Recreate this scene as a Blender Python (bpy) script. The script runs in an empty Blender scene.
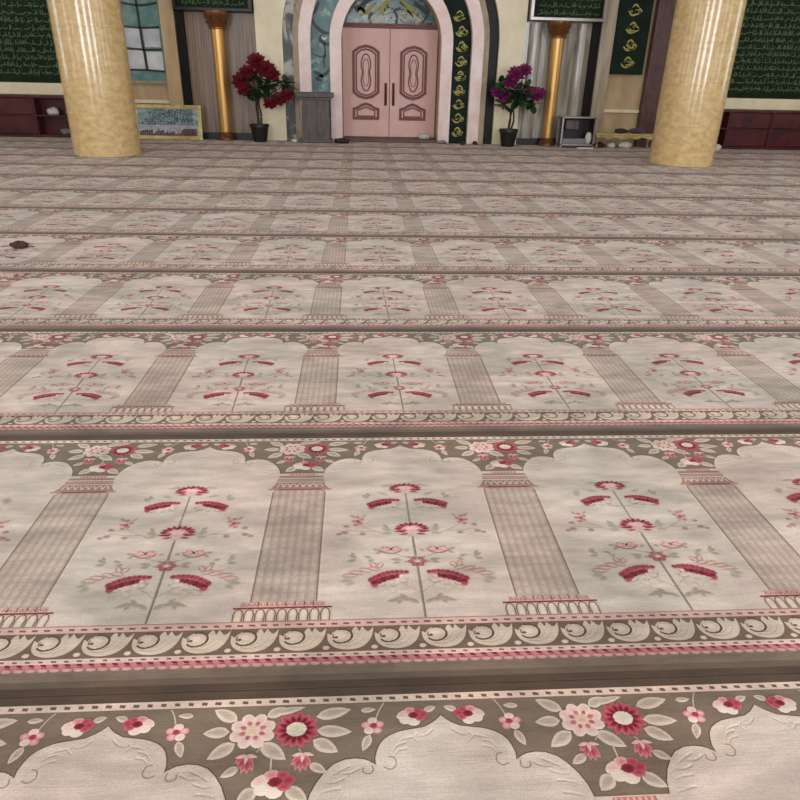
import bpy, bmesh, math, random
from math import sin, cos, pi, radians, sqrt, atan2
from mathutils import Vector, Matrix
from mathutils.geometry import tessellate_polygon
random.seed(7)
SC = bpy.context.scene
COL = SC.collection

# ------------------------------------------------------------------ colour / material helpers
def s2l(c):
    c = c / 255.0
    return c / 12.92 if c <= 0.04045 else ((c + 0.055) / 1.055) ** 2.4
def rgb(r, g, b): return (s2l(r), s2l(g), s2l(b), 1.0)

def material(name, color, rough=0.6, metal=0.0, spec=0.5, coat=0.0):
    m = bpy.data.materials.new(name); m.use_nodes = True
    b = m.node_tree.nodes['Principled BSDF']
    b.inputs['Base Color'].default_value = rgb(*color)
    b.inputs['Roughness'].default_value = rough
    b.inputs['Metallic'].default_value = metal
    b.inputs['Specular IOR Level'].default_value = spec
    b.inputs['Coat Weight'].default_value = coat
    b.inputs['Coat Roughness'].default_value = 0.1
    return m

def noisy(name, c1, c2, scale=(1, 1, 1), nscale=4.0, detail=6, rough=0.6, metal=0.0, bump=0.0, lo=0.35, hi=0.65, coat=0.0, distort=0.0, mid=None, world=True):
    """two or three toned procedural material driven by a stretched noise"""
    m = material(name, c1, rough, metal, coat=coat)
    nt = m.node_tree; N = nt.nodes; L = nt.links; b = N['Principled BSDF']
    if world: src = N.new('ShaderNodeNewGeometry').outputs['Position']
    else: src = N.new('ShaderNodeTexCoord').outputs['Object']
    mp = N.new('ShaderNodeMapping'); mp.inputs['Scale'].default_value = scale
    L.new(src, mp.inputs['Vector'])
    n = N.new('ShaderNodeTexNoise'); n.inputs['Scale'].default_value = nscale; n.inputs['Detail'].default_value = detail
    n.inputs['Distortion'].default_value = distort
    L.new(mp.outputs[0], n.inputs['Vector'])
    r = N.new('ShaderNodeValToRGB'); r.color_ramp.elements[0].position = lo; r.color_ramp.elements[1].position = hi
    r.color_ramp.elements[0].color = rgb(*c1); r.color_ramp.elements[1].color = rgb(*c2)
    if mid:
        e = r.color_ramp.elements.new((lo + hi) / 2); e.color = rgb(*mid)
    L.new(n.outputs['Fac'], r.inputs[0]); L.new(r.outputs[0], b.inputs['Base Color'])
    if bump:
        bp = N.new('ShaderNodeBump'); bp.inputs['Strength'].default_value = bump; bp.inputs['Distance'].default_value = 0.01
        L.new(n.outputs['Fac'], bp.inputs['Height']); L.new(bp.outputs[0], b.inputs['Normal'])
    return m

M = {}
M['cream_marble'] = noisy('cream_marble', (230, 202, 148), (200, 165, 110), (1, 1, 1.6), 8, 10, .2, lo=.3, hi=.7, distort=.5, coat=.5, mid=(218, 187, 132), world=False)
M['cream_stone'] = noisy('cream_stone', (242, 230, 196), (230, 216, 180), (1, 1, .6), 3, 6, .35, distort=.8)
M['pink_marble'] = noisy('pink_marble', (246, 224, 218), (234, 204, 196), (1, 1, .6), 4, 6, .3, distort=.8)
M['tan_stone'] = noisy('tan_stone', (176, 156, 122), (150, 128, 98), (1, 1, .6), 5, 6, .4, distort=1)
M['beige_wall'] = noisy('beige_wall', (206, 180, 138), (182, 152, 114), (1, 1, .35), 3, 6, .4, distort=.5)
M['beige_grey'] = noisy('beige_grey', (196, 182, 158), (160, 146, 124), (2, 1, .25), 3, 6, .25, distort=.6)
M['wood_grain'] = noisy('striped_marble', (158, 134, 112), (112, 90, 74), (14, 1, .35), 2.2, 8, .35, lo=.3, hi=.7, distort=.6, mid=(136, 114, 95))
M['grey_marble'] = noisy('grey_marble', (196, 192, 180), (124, 116, 102), (3, 1, .4), 1.6, 8, .14, lo=.35, hi=.65, distort=.9, mid=(164, 156, 142))
M['black_gloss'] = noisy('black_gloss', (12, 11, 11), (32, 29, 28), (1, 1, 1), 9, 8, .4, lo=.5, hi=.8, distort=1.2)
M['reflection_tile'] = noisy('reflection_tile', (86, 98, 104), (196, 196, 192), (1.5, 1, 1.1), 2.6, 5, .12, lo=.42, hi=.62, distort=.8, mid=(118, 112, 106))  # glossy dark band with its grey reflections mottled into the base colour
M['teal_panel'] = noisy('teal_panel', (58, 102, 100), (178, 196, 190), (1, 1, 1), 3.2, 5, .2, lo=.42, hi=.68, distort=1.0, mid=(84, 124, 122))
M['green_panel'] = noisy('green_panel', (8, 24, 16), (16, 38, 24), (1, 1, 1), 3, 4, .6)
M['board_green'] = noisy('board_green', (14, 30, 16), (24, 42, 20), (1, 1, 1), 2, 4, .6)
M['board_green'].node_tree.nodes['Principled BSDF'].inputs['Specular IOR Level'].default_value = .15
M['green_panel'].node_tree.nodes['Principled BSDF'].inputs['Specular IOR Level'].default_value = .2
M['black_gloss'].node_tree.nodes['Principled BSDF'].inputs['Specular IOR Level'].default_value = .25
M['board_text'] = material('board_text', (92, 118, 78), .7)
M['gold'] = material('gold', (204, 158, 92), .32, .65)
M['gold_paint'] = material('gold_paint', (166, 160, 84), .5, .1)
M['pale_gold'] = material('pale_gold', (214, 212, 180), .5, 0)
M['gold_frame'] = noisy('gold_frame', (208, 190, 128), (178, 156, 94), (1, 1, 1), 8, 4, .3, metal=.35)
M['copper'] = noisy('copper', (150, 100, 56), (96, 60, 34), (1, 1, 1), 40, 4, .35, metal=.5)
M['dark_red'] = noisy('dark_red', (92, 26, 32), (60, 14, 20), (1, 1, 1), 4, 5, .35)
M['dark_red_inside'] = material('dark_red_inside', (40, 10, 16), .6)
M['red_stone'] = noisy('red_stone', (96, 54, 50), (58, 30, 30), (1, 1, .6), 6, 8, .3, distort=1.5)
M['black_frame'] = material('black_frame', (24, 20, 20), .4)
M['silver'] = material('silver', (170, 165, 160), .3, .7)
M['door_pink'] = noisy('door_pink', (240, 196, 188), (232, 184, 174), (1, 1, .4), 3, 5, .45)
M['door_line'] = material('door_line', (122, 66, 60), .5)
M['door_pale'] = material('door_pale', (206, 168, 158), .5)
M['handle'] = material('handle_bronze', (92, 44, 34), .35, .5)
M['grey_wood'] = noisy('grey_wood', (100, 88, 84), (72, 62, 60), (6, 6, .8), 3, 6, .5, world=False)
M['pot'] = material('pot_black', (26, 22, 24), .35)
M['soil'] = material('soil', (48, 36, 28), .9)
M['stem'] = material('stem_brown', (58, 44, 30), .7)
M['leaf'] = noisy('leaf_green', (20, 52, 26), (38, 74, 38), (1, 1, 1), 9, 4, .5)
M['red_petal'] = noisy('red_petal', (138, 12, 38), (82, 6, 22), (1, 1, 1), 12, 4, .6)
M['purple_petal'] = noisy('purple_petal', (152, 36, 108), (96, 16, 68), (1, 1, 1), 12, 4, .6)
M['white'] = material('white_cloth', (214, 208, 200), .8)
M['grey_plastic'] = material('grey_plastic', (128, 126, 130), .5)
M['dark_cloth'] = noisy('dark_cloth', (44, 28, 24), (70, 48, 40), (1, 1, 1), 30, 4, .9)
M['purple_cloth'] = material('purple_cloth', (92, 66, 92), .9)
M['floor'] = material('underfloor', (70, 58, 48), .9)
M['threshold'] = noisy('threshold', (122, 104, 88), (96, 80, 66), (1, 1, 1), 6, 6, .6)
M['plaster'] = noisy('plaster', (220, 212, 196), (208, 198, 180), (1, 1, 1), 2, 5, .7)
M['window_white'] = material('window_white', (226, 222, 212), .5)
M['pic_sky'] = noisy('picture_sky', (104, 138, 142), (176, 188, 190), (1, 1, 3), 5, 6, .35, lo=.35, hi=.65)
M['pic_dark'] = noisy('picture_dark', (66, 50, 52), (112, 74, 74), (1, 1, 1), 14, 5, .4)
M['pic_mid'] = noisy('picture_mid', (150, 146, 160), (190, 186, 188), (1, 1, 1), 12, 5, .4)
M['pane_white'] = noisy('pane_white', (226, 228, 230), (186, 192, 198), (1, 1, 1), 3, 4, .2)
M['pane_teal'] = noisy('pane_teal', (70, 124, 124), (130, 160, 150), (1, 1, 1), 4, 4, .2)

# ------------------------------------------------------------------ mesh helpers
def tag(o, label=None, cat=None, group=None, kind=None):
    if label: o['label'] = label
    if cat: o['category'] = cat
    if group: o['group'] = group
    if kind: o['kind'] = kind
    return o
def empty(name, loc=(0, 0, 0), rz=0.0):
    o = bpy.data.objects.new(name, None); COL.objects.link(o); o.location = loc; o.rotation_euler = (0, 0, rz)
    o.empty_display_size = .1
    return o
def link(name, me, mat, parent=None, smooth=False):
    if not isinstance(mat, (list, tuple)): mat = [mat]
    for m in mat: me.materials.append(m)
    if smooth:
        for p in me.polygons: p.use_smooth = True
    o = bpy.data.objects.new(name, me); COL.objects.link(o)
    if parent is not None: o.parent = parent
    return o
def build(name, bm, mat, parent=None, smooth=False, loc=None, angle=None):
    bmesh.ops.recalc_face_normals(bm, faces=bm.faces)
    me = bpy.data.meshes.new(name); bm.to_mesh(me); bm.free()
    o = link(name, me, mat, parent, smooth)
    if loc: o.location = loc
    if smooth and angle is not None: me.set_sharp_from_angle(angle=radians(angle))
    return o
def box(bm, x0, x1, y0, y1, z0, z1, bev=0.0, mat=None, mi=0):
    v = [bm.verts.new((x, y, z)) for z in (z0, z1) for y in (y0, y1) for x in (x0, x1)]
    fs = [bm.faces.new([v[i] for i in q]) for q in ((0, 2, 3, 1), (4, 5, 7, 6), (0, 1, 5, 4), (2, 6, 7, 3), (0, 4, 6, 2), (1, 3, 7, 5))]
    for f in fs: f.material_index = mi
    if mat is not None: bmesh.ops.transform(bm, matrix=mat, verts=v)
    if bev:
        es = list({e for f in fs for e in f.edges})
        bmesh.ops.bevel(bm, geom=es, offset=bev, segments=2, affect='EDGES', profile=.5)
    return v
def lathe(bm, prof, n=32, c=(0, 0, 0), mi=0, lobes=0, lobe_amp=0.0):
    rings = []
    for r, z in prof:
        ring = []
        for i in range(n):
            t = 2 * pi * i / n
            rr = r * (1 + (lobe_amp * cos(lobes * t) if lobes else 0))
            ring.append(bm.verts.new((c[0] + rr * cos(t), c[1] + rr * sin(t), c[2] + z)))
        rings.append(ring)
    for a, b in zip(rings, rings[1:]):
        for i in range(n):
            f = bm.faces.new((a[i], a[(i + 1) % n], b[(i + 1) % n], b[i])); f.material_index = mi
    bm.faces.new(list(reversed(rings[0]))).material_index = mi
    bm.faces.new(rings[-1]).material_index = mi
def tube(bm, pts, rad, n=8, mi=0, cap=True):
    pts = [Vector(p) for p in pts]; R = rad if isinstance(rad, (list, tuple)) else [rad] * len(pts)
    rings = []; ref = Vector((0, 0, 1))
    for k, p in enumerate(pts):
        d = (pts[min(k + 1, len(pts) - 1)] - pts[max(k - 1, 0)])
        if d.length < 1e-9: d = Vector((0, 0, 1))
        d.normalize()
        s = d.cross(ref)
        if s.length < 1e-3: s = d.cross(Vector((1, 0, 0)))
        s.normalize(); u = s.cross(d)
        rings.append([bm.verts.new(p + (s * cos(2 * pi * i / n) + u * sin(2 * pi * i / n)) * R[k]) for i in range(n)])
    for a, b in zip(rings, rings[1:]):
        for i in range(n):
            bm.faces.new((a[i], a[(i + 1) % n], b[(i + 1) % n], b[i])).material_index = mi
    if cap:
        bm.faces.new(list(reversed(rings[0]))).material_index = mi
        bm.faces.new(rings[-1]).material_index = mi
def prism(bm, pts, y0, y1, mi=0):
    """outline in X,Z extruded from y0 to y1"""
    a = [bm.verts.new((p[0], y0, p[1])) for p in pts]; b = [bm.verts.new((p[0], y1, p[1])) for p in pts]
    n = len(pts); fs = []
    for t in tessellate_polygon([[Vector((p[0], p[1], 0)) for p in pts]]):
        fs.append(bm.faces.new([a[i] for i in t])); fs.append(bm.faces.new([b[i] for i in reversed(t)]))
    for i in range(n): fs.append(bm.faces.new((a[i], b[i], b[(i + 1) % n], a[(i + 1) % n])))
    for f in fs: f.material_index = mi
def smooth_path(pts, n=6):
    """Catmull-Rom through 2D/3D points"""
    P = [Vector(p) for p in pts]; out = []
    for i in range(len(P) - 1):
        p0 = P[max(i - 1, 0)]; p1 = P[i]; p2 = P[i + 1]; p3 = P[min(i + 2, len(P) - 1)]
        for k in range(n):
            t = k / n
            out.append(.5 * ((2 * p1) + (p2 - p0) * t + (2 * p0 - 5 * p1 + 4 * p2 - p3) * t * t + (3 * p1 - p0 - 3 * p2 + p3) * t ** 3))
    out.append(P[-1]); return out
def ribbon(bm, pts, w, y0, y1, mi=0, taper=True):
    """brush stroke in the X,Z plane with thickness y0..y1"""
    P = [Vector((p[0], p[1])) for p in pts]; n = len(P); Lf = []; Rt = []
    for k in range(n):
        d = P[min(k + 1, n - 1)] - P[max(k - 1, 0)]
        if d.length < 1e-9: d = Vector((1, 0))
        d.normalize(); s = Vector((-d.y, d.x))
        ww = w * (.35 + .65 * sin(pi * (k + .6) / (n + .2))) if taper else w
        Lf.append(P[k] + s * ww / 2); Rt.append(P[k] - s * ww / 2)
    va = [bm.verts.new((p.x, y0, p.y)) for p in Lf]; vb = [bm.verts.new((p.x, y0, p.y)) for p in Rt]
    wa = [bm.verts.new((p.x, y1, p.y)) for p in Lf]; wb = [bm.verts.new((p.x, y1, p.y)) for p in Rt]
    for k in range(n - 1):
        for q in ((va[k], va[k + 1], vb[k + 1], vb[k]), (va[k], wa[k], wa[k + 1], va[k + 1]), (vb[k], vb[k + 1], wb[k + 1], wb[k])):
            bm.faces.new(q).material_index = mi

# ------------------------------------------------------------------ camera
W0, H0 = 800, 800
CH = 1.25
F, PIT, ROL, YAW = 665.556, radians(25.77), radians(1.31963), radians(3.77296)
cy_, sy_ = cos(YAW), sin(YAW)
fw = Vector((sy_ * cos(PIT), cy_ * cos(PIT), -sin(PIT))); rr_ = Vector((cy_, -sy_, 0)); uu_ = rr_.cross(fw)
r2 = cos(ROL) * rr_ + sin(ROL) * uu_; u2 = -sin(ROL) * rr_ + cos(ROL) * uu_
cam = bpy.data.cameras.new('camera'); co = bpy.data.objects.new('camera', cam); COL.objects.link(co)
cam.sensor_width = 36; cam.lens = 36 * F / W0; cam.clip_start = .02; cam.clip_end = 200
m = Matrix.Identity(4)
for i in range(3): m[i][0] = r2[i]; m[i][1] = u2[i]; m[i][2] = -fw[i]
m[2][3] = CH; co.matrix_world = m
SC.camera = co

# ================================================================== CARPET
A = 0.709675; B = 1.1978875; U0 = -0.19839; V0 = 1.0886
T = 0.008
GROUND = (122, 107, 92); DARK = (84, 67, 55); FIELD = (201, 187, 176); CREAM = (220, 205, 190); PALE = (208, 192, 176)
PINK = (206, 164, 156); ROSE = (190, 110, 118); RED = (150, 44, 64); DEEP = (98, 20, 38); WINE = (84, 18, 32)
OLIVE = (136, 128, 112); SAGE = (174, 167, 152); BROWN = (104, 82, 68); PETAL = (216, 188, 180); STRAW = (196, 178, 152)
class Art:
    def __init__(s): s.v = []; s.c = []; s.f = []
    def tri(s, pts, col, z, cols=None):
        base = len(s.v); zz = T + .00007 * z
        cl = rgb(*col)
        for k, p in enumerate(pts):
            s.v.append((p[0] / 1000, p[1] / 1000, zz)); s.c.append(rgb(*cols[k]) if cols else cl)
        return base
    def poly(s, pts, col, z):
        b = s.tri(pts, col, z)
        for t in tessellate_polygon([[Vector((p[0], p[1], 0)) for p in pts]]):
            a_, b_, c_ = t
            p, q, r = pts[a_], pts[b_], pts[c_]
            if (q[0] - p[0]) * (r[1] - p[1]) - (q[1] - p[1]) * (r[0] - p[0]) < 0: t = (a_, c_, b_)
            s.f.append([b + i for i in t])
    def rect(s, x0, x1, y0, y1, col, z): 
        b = s.tri([(x0, y0), (x1, y0), (x1, y1), (x0, y1)], col, z); s.f.append([b, b + 1, b + 2, b + 3])
    def fan(s, c, ring, cc, ce, z, dome=.0007, mid=None, midt=.6):
        """shape with a colour running from its middle to its edge, softly domed"""
        n = len(ring); zz = T + .00007 * z
        if mid is None: mid = tuple((a + b) / 2 for a, b in zip(cc, ce))
        # orientation
        ar = sum(ring[i][0] * ring[(i + 1) % n][1] - ring[(i + 1) % n][0] * ring[i][1] for i in range(n))
        if ar < 0: ring = ring[::-1]
        b = len(s.v)
        s.v.append((c[0] / 1000, c[1] / 1000, zz + dome)); s.c.append(rgb(*cc))
        for t, col, dz in ((midt, mid, dome * .8), (1, ce, 0)):
            for p in ring:
                s.v.append(((c[0] + (p[0] - c[0]) * t) / 1000, (c[1] + (p[1] - c[1]) * t) / 1000, zz + dz)); s.c.append(rgb(*col))
        for i in range(n):
            j = (i + 1) % n
            s.f.append([b, b + 1 + i, b + 1 + j]); s.f.append([b + 1 + i, b + 1 + n + i, b + 1 + n + j, b + 1 + j])
    def ell(s, cx, cy, rx, ry, cc, ce, z, rot=0, n=12, **k):
        c_, s_ = cos(radians(rot)), sin(radians(rot))
        ring = [(cx + rx * cos(2 * pi * i / n) * c_ - ry * sin(2 * pi * i / n) * s_, cy + rx * cos(2 * pi * i / n) * s_ + ry * sin(2 * pi * i / n) * c_) for i in range(n)]
        s.fan((cx, cy), ring, cc, ce, z, **k)
    def leafp(s, b, t, w, cc, ce, z, vein=None, bend=0.0, n=6, dome=.0006):
        bx, by = b; tx, ty = t; dx, dy = tx - bx, ty - by; L = sqrt(dx * dx + dy * dy); nx, ny = -dy / L, dx / L
        def pt(t_, sd):
            wdt = w / 2 * sin(pi * min(1, t_ ** .8)) ** .8 if 0 < t_ < 1 else 0
            k = bend * L * sin(pi * t_)
            return (bx + dx * t_ + nx * (k + sd * wdt), by + dy * t_ + ny * (k + sd * wdt))
        ring = [pt(i / n, -1) for i in range(n + 1)] + [pt(i / n, 1) for i in range(n - 1, 0, -1)]
        s.fan(pt(.5, 0), ring, cc, ce, z, dome=dome)
        if vein: s.line([pt(.12, 0), pt(.5, 0), pt(.88, 0)], 2.6, vein, z + 4)
    def line(s, pts, w, col, z, taper=False, closed=False):
        n = len(pts); b = len(s.v); zz = T + .00007 * z; cl = rgb(*col)
        for k in range(n):
            if closed: p, q = pts[(k - 1) % n], pts[(k + 1) % n]
            else: p, q = pts[max(k - 1, 0)], pts[min(k + 1, n - 1)]
            dx, dy = q[0] - p[0], q[1] - p[1]; L = sqrt(dx * dx + dy * dy) or 1
            ww = w * (1 - .75 * k / (n - 1)) if taper else w
            nx, ny = -dy / L * ww / 2, dx / L * ww / 2
            s.v.append(((pts[k][0] - nx) / 1000, (pts[k][1] - ny) / 1000, zz)); s.c.append(cl)
            s.v.append(((pts[k][0] + nx) / 1000, (pts[k][1] + ny) / 1000, zz)); s.c.append(cl)
        for k in range(n if closed else n - 1):
            j = (k + 1) % n
            s.f.append([b + 2 * k, b + 2 * j, b + 2 * j + 1, b + 2 * k + 1])
    def curve(s, pts, w, col, z, n=5, **k):
        s.line([tuple(p) for p in smooth_path(pts, n)], w, col, z, **k)

def mir(pts, m): return [(m * x, y) for x, y in pts]

art = Art()
C0 = 355.0      # niche centre; the pillar stands at x = 0 and x = 710
PER = 709.675
# ---- bands running along the strip (one period long, they butt together)
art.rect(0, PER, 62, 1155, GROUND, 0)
art.rect(0, PER, 2, 20, (80, 64, 53), 0); art.rect(0, PER, 20, 38, (102, 86, 74), 0); art.rect(0, PER, 38, 62, (118, 103, 89), 0)  # dark dye, deepened towards the seam with painted shade
art.rect(0, PER, 1171, 1194, (84, 68, 57), .5)  # dark far margin, seam shadow painted into its colour too
# braid under the border
art.rect(0, PER, 73, 90, (186, 118, 122), 2)
nz = 26
for k in range(nz):
    x = (k + .5) * PER / nz; w = PER / nz
    art.ell(x, 71, w * .46, 6, (200, 158, 154), (186, 136, 134), 3, n=8)
    art.poly([(x - w * .5, 90), (x - w * .05, 90), (x + w * .2, 81), (x - w * .25, 82)], (112, 30, 48), 5)
    art.poly([(x - w * .3, 79), (x + w * .1, 80), (x + w * .42, 74), (x + w * .05, 72)], (156, 66, 84), 5)
# stitched bands
def stitched(v0, v1, col, n, dash, dw, dh, off=0):
    art.rect(0, PER, v0, v1, col, 6)
    for k in range(n):
        x = (k + .5) * PER / n + off; y = (v0 + v1) / 2 + random.uniform(-.6, .6); q = random.uniform(.85, 1.1)
        art.poly([(x - dw / 2 * q, y - dh * .35), (x + dw / 2 * q, y - dh * .5), (x + dw / 2 * q, y + dh * .35), (x - dw / 2 * q, y + dh * .5)], dash, 8)
stitched(89, 104, (210, 182, 170), 24, (112, 84, 74), 12, 6)
stitched(186, 208, (204, 168, 158), 24, (112, 78, 72), 15, 7, 4)
stitched(1153, 1172, (214, 192, 176), 24, (108, 84, 74), 13, 9)
art.rect(0, PER, 208, 211, (150, 124, 112), 7)
art.rect(0, PER, 104, 186, (112, 92, 78), 1)
# scrolling acanthus border, six waves to a niche
SP = PER / 6
leafpts = smooth_path([(2, 164), (5, 138), (22, 118), (52, 110), (84, 116), (104, 134), (114, 158), (117, 183)], 4)
innerp = smooth_path([(117, 183), (104, 168), (92, 180), (88, 184), (82, 170), (74, 184), (66, 178), (60, 160), (50, 142), (32, 131), (16, 140), (12, 158)], 4)
for k in range(6):
    ox = k * SP
    P = [(ox + p.x, p.y) for p in leafpts] + [(ox + p.x, p.y) for p in innerp[1:]]
    art.poly(P, (197, 182, 165), 3)
    art.curve([(ox + 30, 124), (ox + 58, 122), (ox + 82, 134), (ox + 98, 156)], 3, (168, 150, 128), 6, taper=True)
    art.curve([(ox + 52, 130), (ox + 70, 140), (ox + 80, 158)], 3, (168, 150, 128), 6, taper=True)
    art.ell(ox + 38, 154, 27, 23, (196, 181, 164), (190, 174, 156), 4)
    art.curve([(ox + 30, 177), (ox + 46, 174), (ox + 60, 164), (ox + 61, 148), (ox + 48, 136), (ox + 30, 134), (ox + 18, 142)], 9, (92, 72, 60), 6)
    art.curve([(ox + 40, 138), (ox + 56, 142), (ox + 60, 156)], 8, (80, 60, 50), 7)
    art.ell(ox + 36, 157, 18, 13, (212, 192, 178), (200, 182, 166), 8, rot=-8)
    art.curve([(ox + 19, 160), (ox + 18, 150), (ox + 28, 145), (ox + 38, 147)], 5, (98, 76, 64), 9)
    art.ell(ox + 25, 150, 6, 4.5, (84, 62, 52), (98, 76, 64), 10, n=8)
    art.ell(ox + 1 + SP, 117, 9, 7, (214, 198, 180), (190, 172, 154), 6, n=8)
# niche field
RIGHT = [(268, 209), (268, 800), (276, 830), (282, 880), (280, 915), (274, 945), (262, 970), (246, 992), (229, 1008), (207, 1017), (187, 1019), (167, 1016), (150, 1007), (144, 1003), (145, 1018), (141, 1035), (135, 1049), (126, 1060), (113, 1069), (97, 1076), (81, 1080), (60, 1083), (37, 1087), (19, 1097), (8, 1106), (0, 1114)]
out = [(C0 + x, y) for x, y in RIGHT] + [(C0 - x, y) for x, y in RIGHT[::-1][1:]]
art.poly(out, FIELD, 2)
edge = [(C0 + x, y) for x, y in RIGHT[4:]] + [(C0 - x, y) for x, y in RIGHT[4:][::-1][1:]]
# pale carved rim of the arch with leaf strokes
for sgn in (-1, 1):
    e = [(C0 + sgn * x, y) for x, y in RIGHT[3:13]]; art.line(e, 5, (88, 68, 58), 1)
    e = [(C0 + sgn * x, y) for x, y in RIGHT[13:]]; art.line(e, 5, (92, 72, 60), 1)
    rim = (204, 191, 177)
    art.curve([(C0 + sgn * x, y) for x, y in [(272, 900), (264, 945), (246, 978), (220, 1000), (188, 1010), (162, 1006), (152, 994)]], 14, rim, 4)
    art.curve([(C0 + sgn * x, y) for x, y in [(2, 1098), (20, 1088), (42, 1076), (84, 1071), (112, 1058), (130, 1040), (136, 1016), (130, 998), (116, 993), (104, 1002), (104, 1014)]], 13, rim, 4)
    for q, wq in (([(128, 997), (114, 992), (103, 1001), (106, 1016), (118, 1020)], 3.0), ([(152, 1002), (150, 990), (158, 984), (170, 988), (170, 998)], 3.0)):
        art.curve([(C0 + sgn * x, y) for x, y in q], wq, (158, 138, 118), 7)
    for q in ([(20, 1084), (36, 1070), (52, 1068)], [(56, 1074), (62, 1062), (50, 1052)], [(64, 1066), (88, 1060), (104, 1048)], [(80, 1054), (98, 1048), (110, 1034)], [(78, 1040), (96, 1036), (106, 1024)],
              [(176, 1000), (196, 990), (214, 990)], [(196, 1006), (216, 996), (236, 984)], [(206, 980), (226, 972), (246, 972)], [(214, 958), (236, 956), (256, 950)], [(220, 934), (240, 930), (262, 924)]):
        art.curve([(C0 + sgn * x, y) for x, y in q], 5, (218, 206, 192), 7, taper=True)
        art.curve([(C0 + sgn * x, y - 5) for x, y in q], 2.4, (166, 148, 130), 6, taper=True)
    art.line([(C0 + sgn * 268, 211), (C0 + sgn * 268, 800)], 3, (140, 120, 104), 5)
    art.line([(C0 + sgn * 262, 211), (C0 + sgn * 262, 806)], 5, (206, 192, 178), 5)
N0 = len(art.v)
# ---- bouquet in the niche
def fanflower(cx, cy, w, h, z=20):
    art.ell(cx, cy, w * .5, h * .36, (196, 138, 136), (210, 186, 176), z)
    for k in range(9):
        t = radians(8 + 164 * k / 8); ex, ey = cx + w * .5 * cos(t), cy + h * .52 * sin(t)
        art.leafp((cx + w * .26 * cos(t), cy + h * .22 * sin(t)), (ex, ey), w * .13, RED if k % 2 else DEEP, (168, 74, 88), z + 6 + k % 2 * 3)
    for k in range(5):
        t = radians(200 + 140 * k / 4); ex, ey = cx + w * .5 * cos(t), cy + h * .48 * sin(t)
        art.leafp((cx, cy), (ex, ey), w * .15, RED if k in (0, 4) else PINK, (212, 178, 170), z + 8)
    for k in range(5):
        t = radians(30 + 30 * k); art.leafp((cx, cy - h * .1), (cx + w * .27 * cos(t), cy + h * .3 * sin(t)), w * .13, (222, 196, 188), (208, 158, 156), z + 14)
    for sg in (-1, 1):
        art.leafp((cx + sg * w * .14, cy - h * .16), (cx + sg * w * .52, cy - h * .1), w * .09, DEEP, (168, 74, 88), z + 12)
        art.leafp((cx + sg * w * .1, cy - h * .26), (cx + sg * w * .36, cy - h * .34), w * .08, RED, (180, 96, 104), z + 12)
    art.ell(cx - w * .03, cy + h * .3, w * .05, h * .1, DEEP, RED, z + 18, n=8)
def carnation(cx, cy, w, h, m, dark=DEEP, z=20, rot=-9):
    """side-on carnation leaning outwards, red frilled head above pale calyx petals"""
    c_, s_ = cos(radians(rot * m)), sin(radians(rot * m))
    def R(x, y): return (cx + m * 0 + x * c_ - y * s_, cy + x * s_ + y * c_)
    for x, y, tx, ty in ((-.1, -.1, -.42, -.5), (0, -.1, -.16, -.62), (.1, -.1, .16, -.62), (.15, -.1, .42, -.45)):
        art.leafp(R(x * w, y * h), R(tx * w, ty * h), w * .2, (207, 195, 182), (196, 181, 167), z)
    # frilled crescent, heavier on its outer end, which droops
    for k in range(9):
        t = k / 8; x = -.46 + .92 * t; y = .30 * sin(pi * (.12 + .8 * t)) + .05 - .10 * t; xx = m * x
        p = R(xx * w, y * h); art.ell(p[0], p[1], w * (.075 + .02 * t), w * (.07 + .03 * t), RED if k % 2 else (128, 28, 48), (178, 84, 98), z + 6 + (k % 3), n=9)
    for k in range(6):
        t = k / 5; x = -.2 + .62 * t; y = .1 * sin(pi * (.2 + .7 * t)) - .06 - .2 * t
        p = R(m * x * w, y * h); art.ell(p[0], p[1], w * .095, w * (.075 + .035 * t), dark if k % 2 else (126, 28, 48), (112, 24, 42) if k % 2 else (140, 40, 60), z + 10 + k % 2, n=9)
    p = R(m * .43 * w, -.34 * h); art.ell(p[0], p[1], w * .1, w * .085, RED, (190, 110, 118), z + 12, n=9)
    for x, y in ((-.3, -.06), (-.16, -.26), (0, -.34)):
        p = R(m * x * w, y * h); art.ell(p[0], p[1], w * .085, w * .065, (222, 202, 194), (208, 170, 164), z + 13, n=9)
    for q in ([(-.46, -.3), (-.3, -.52), (-.12, -.34)], [(-.16, -.38), (.02, -.62), (.18, -.36)], [(.14, -.36), (.32, -.5), (.46, -.22)]):
        art.curve([R(x * w, y * h) for x, y in q], 2.6, (168, 154, 138), z + 3)
art.curve([(C0 + 2, 212), (C0 + 1, 400), (C0 - 1, 600), (C0, 790)], 6, (146, 136, 120), 8)
art.curve([(C0 + 4, 212), (C0 + 4, 400), (C0 + 2, 600)], 2.5, (116, 104, 88), 10)
fanflower(C0, 812, 112, 66)
fanflower(C0 + 2, 584, 112, 76)
art.leafp((C0 - 2, 556), (C0 - 14, 524), 12, (208, 196, 182), (196, 182, 166), 6)
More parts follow.
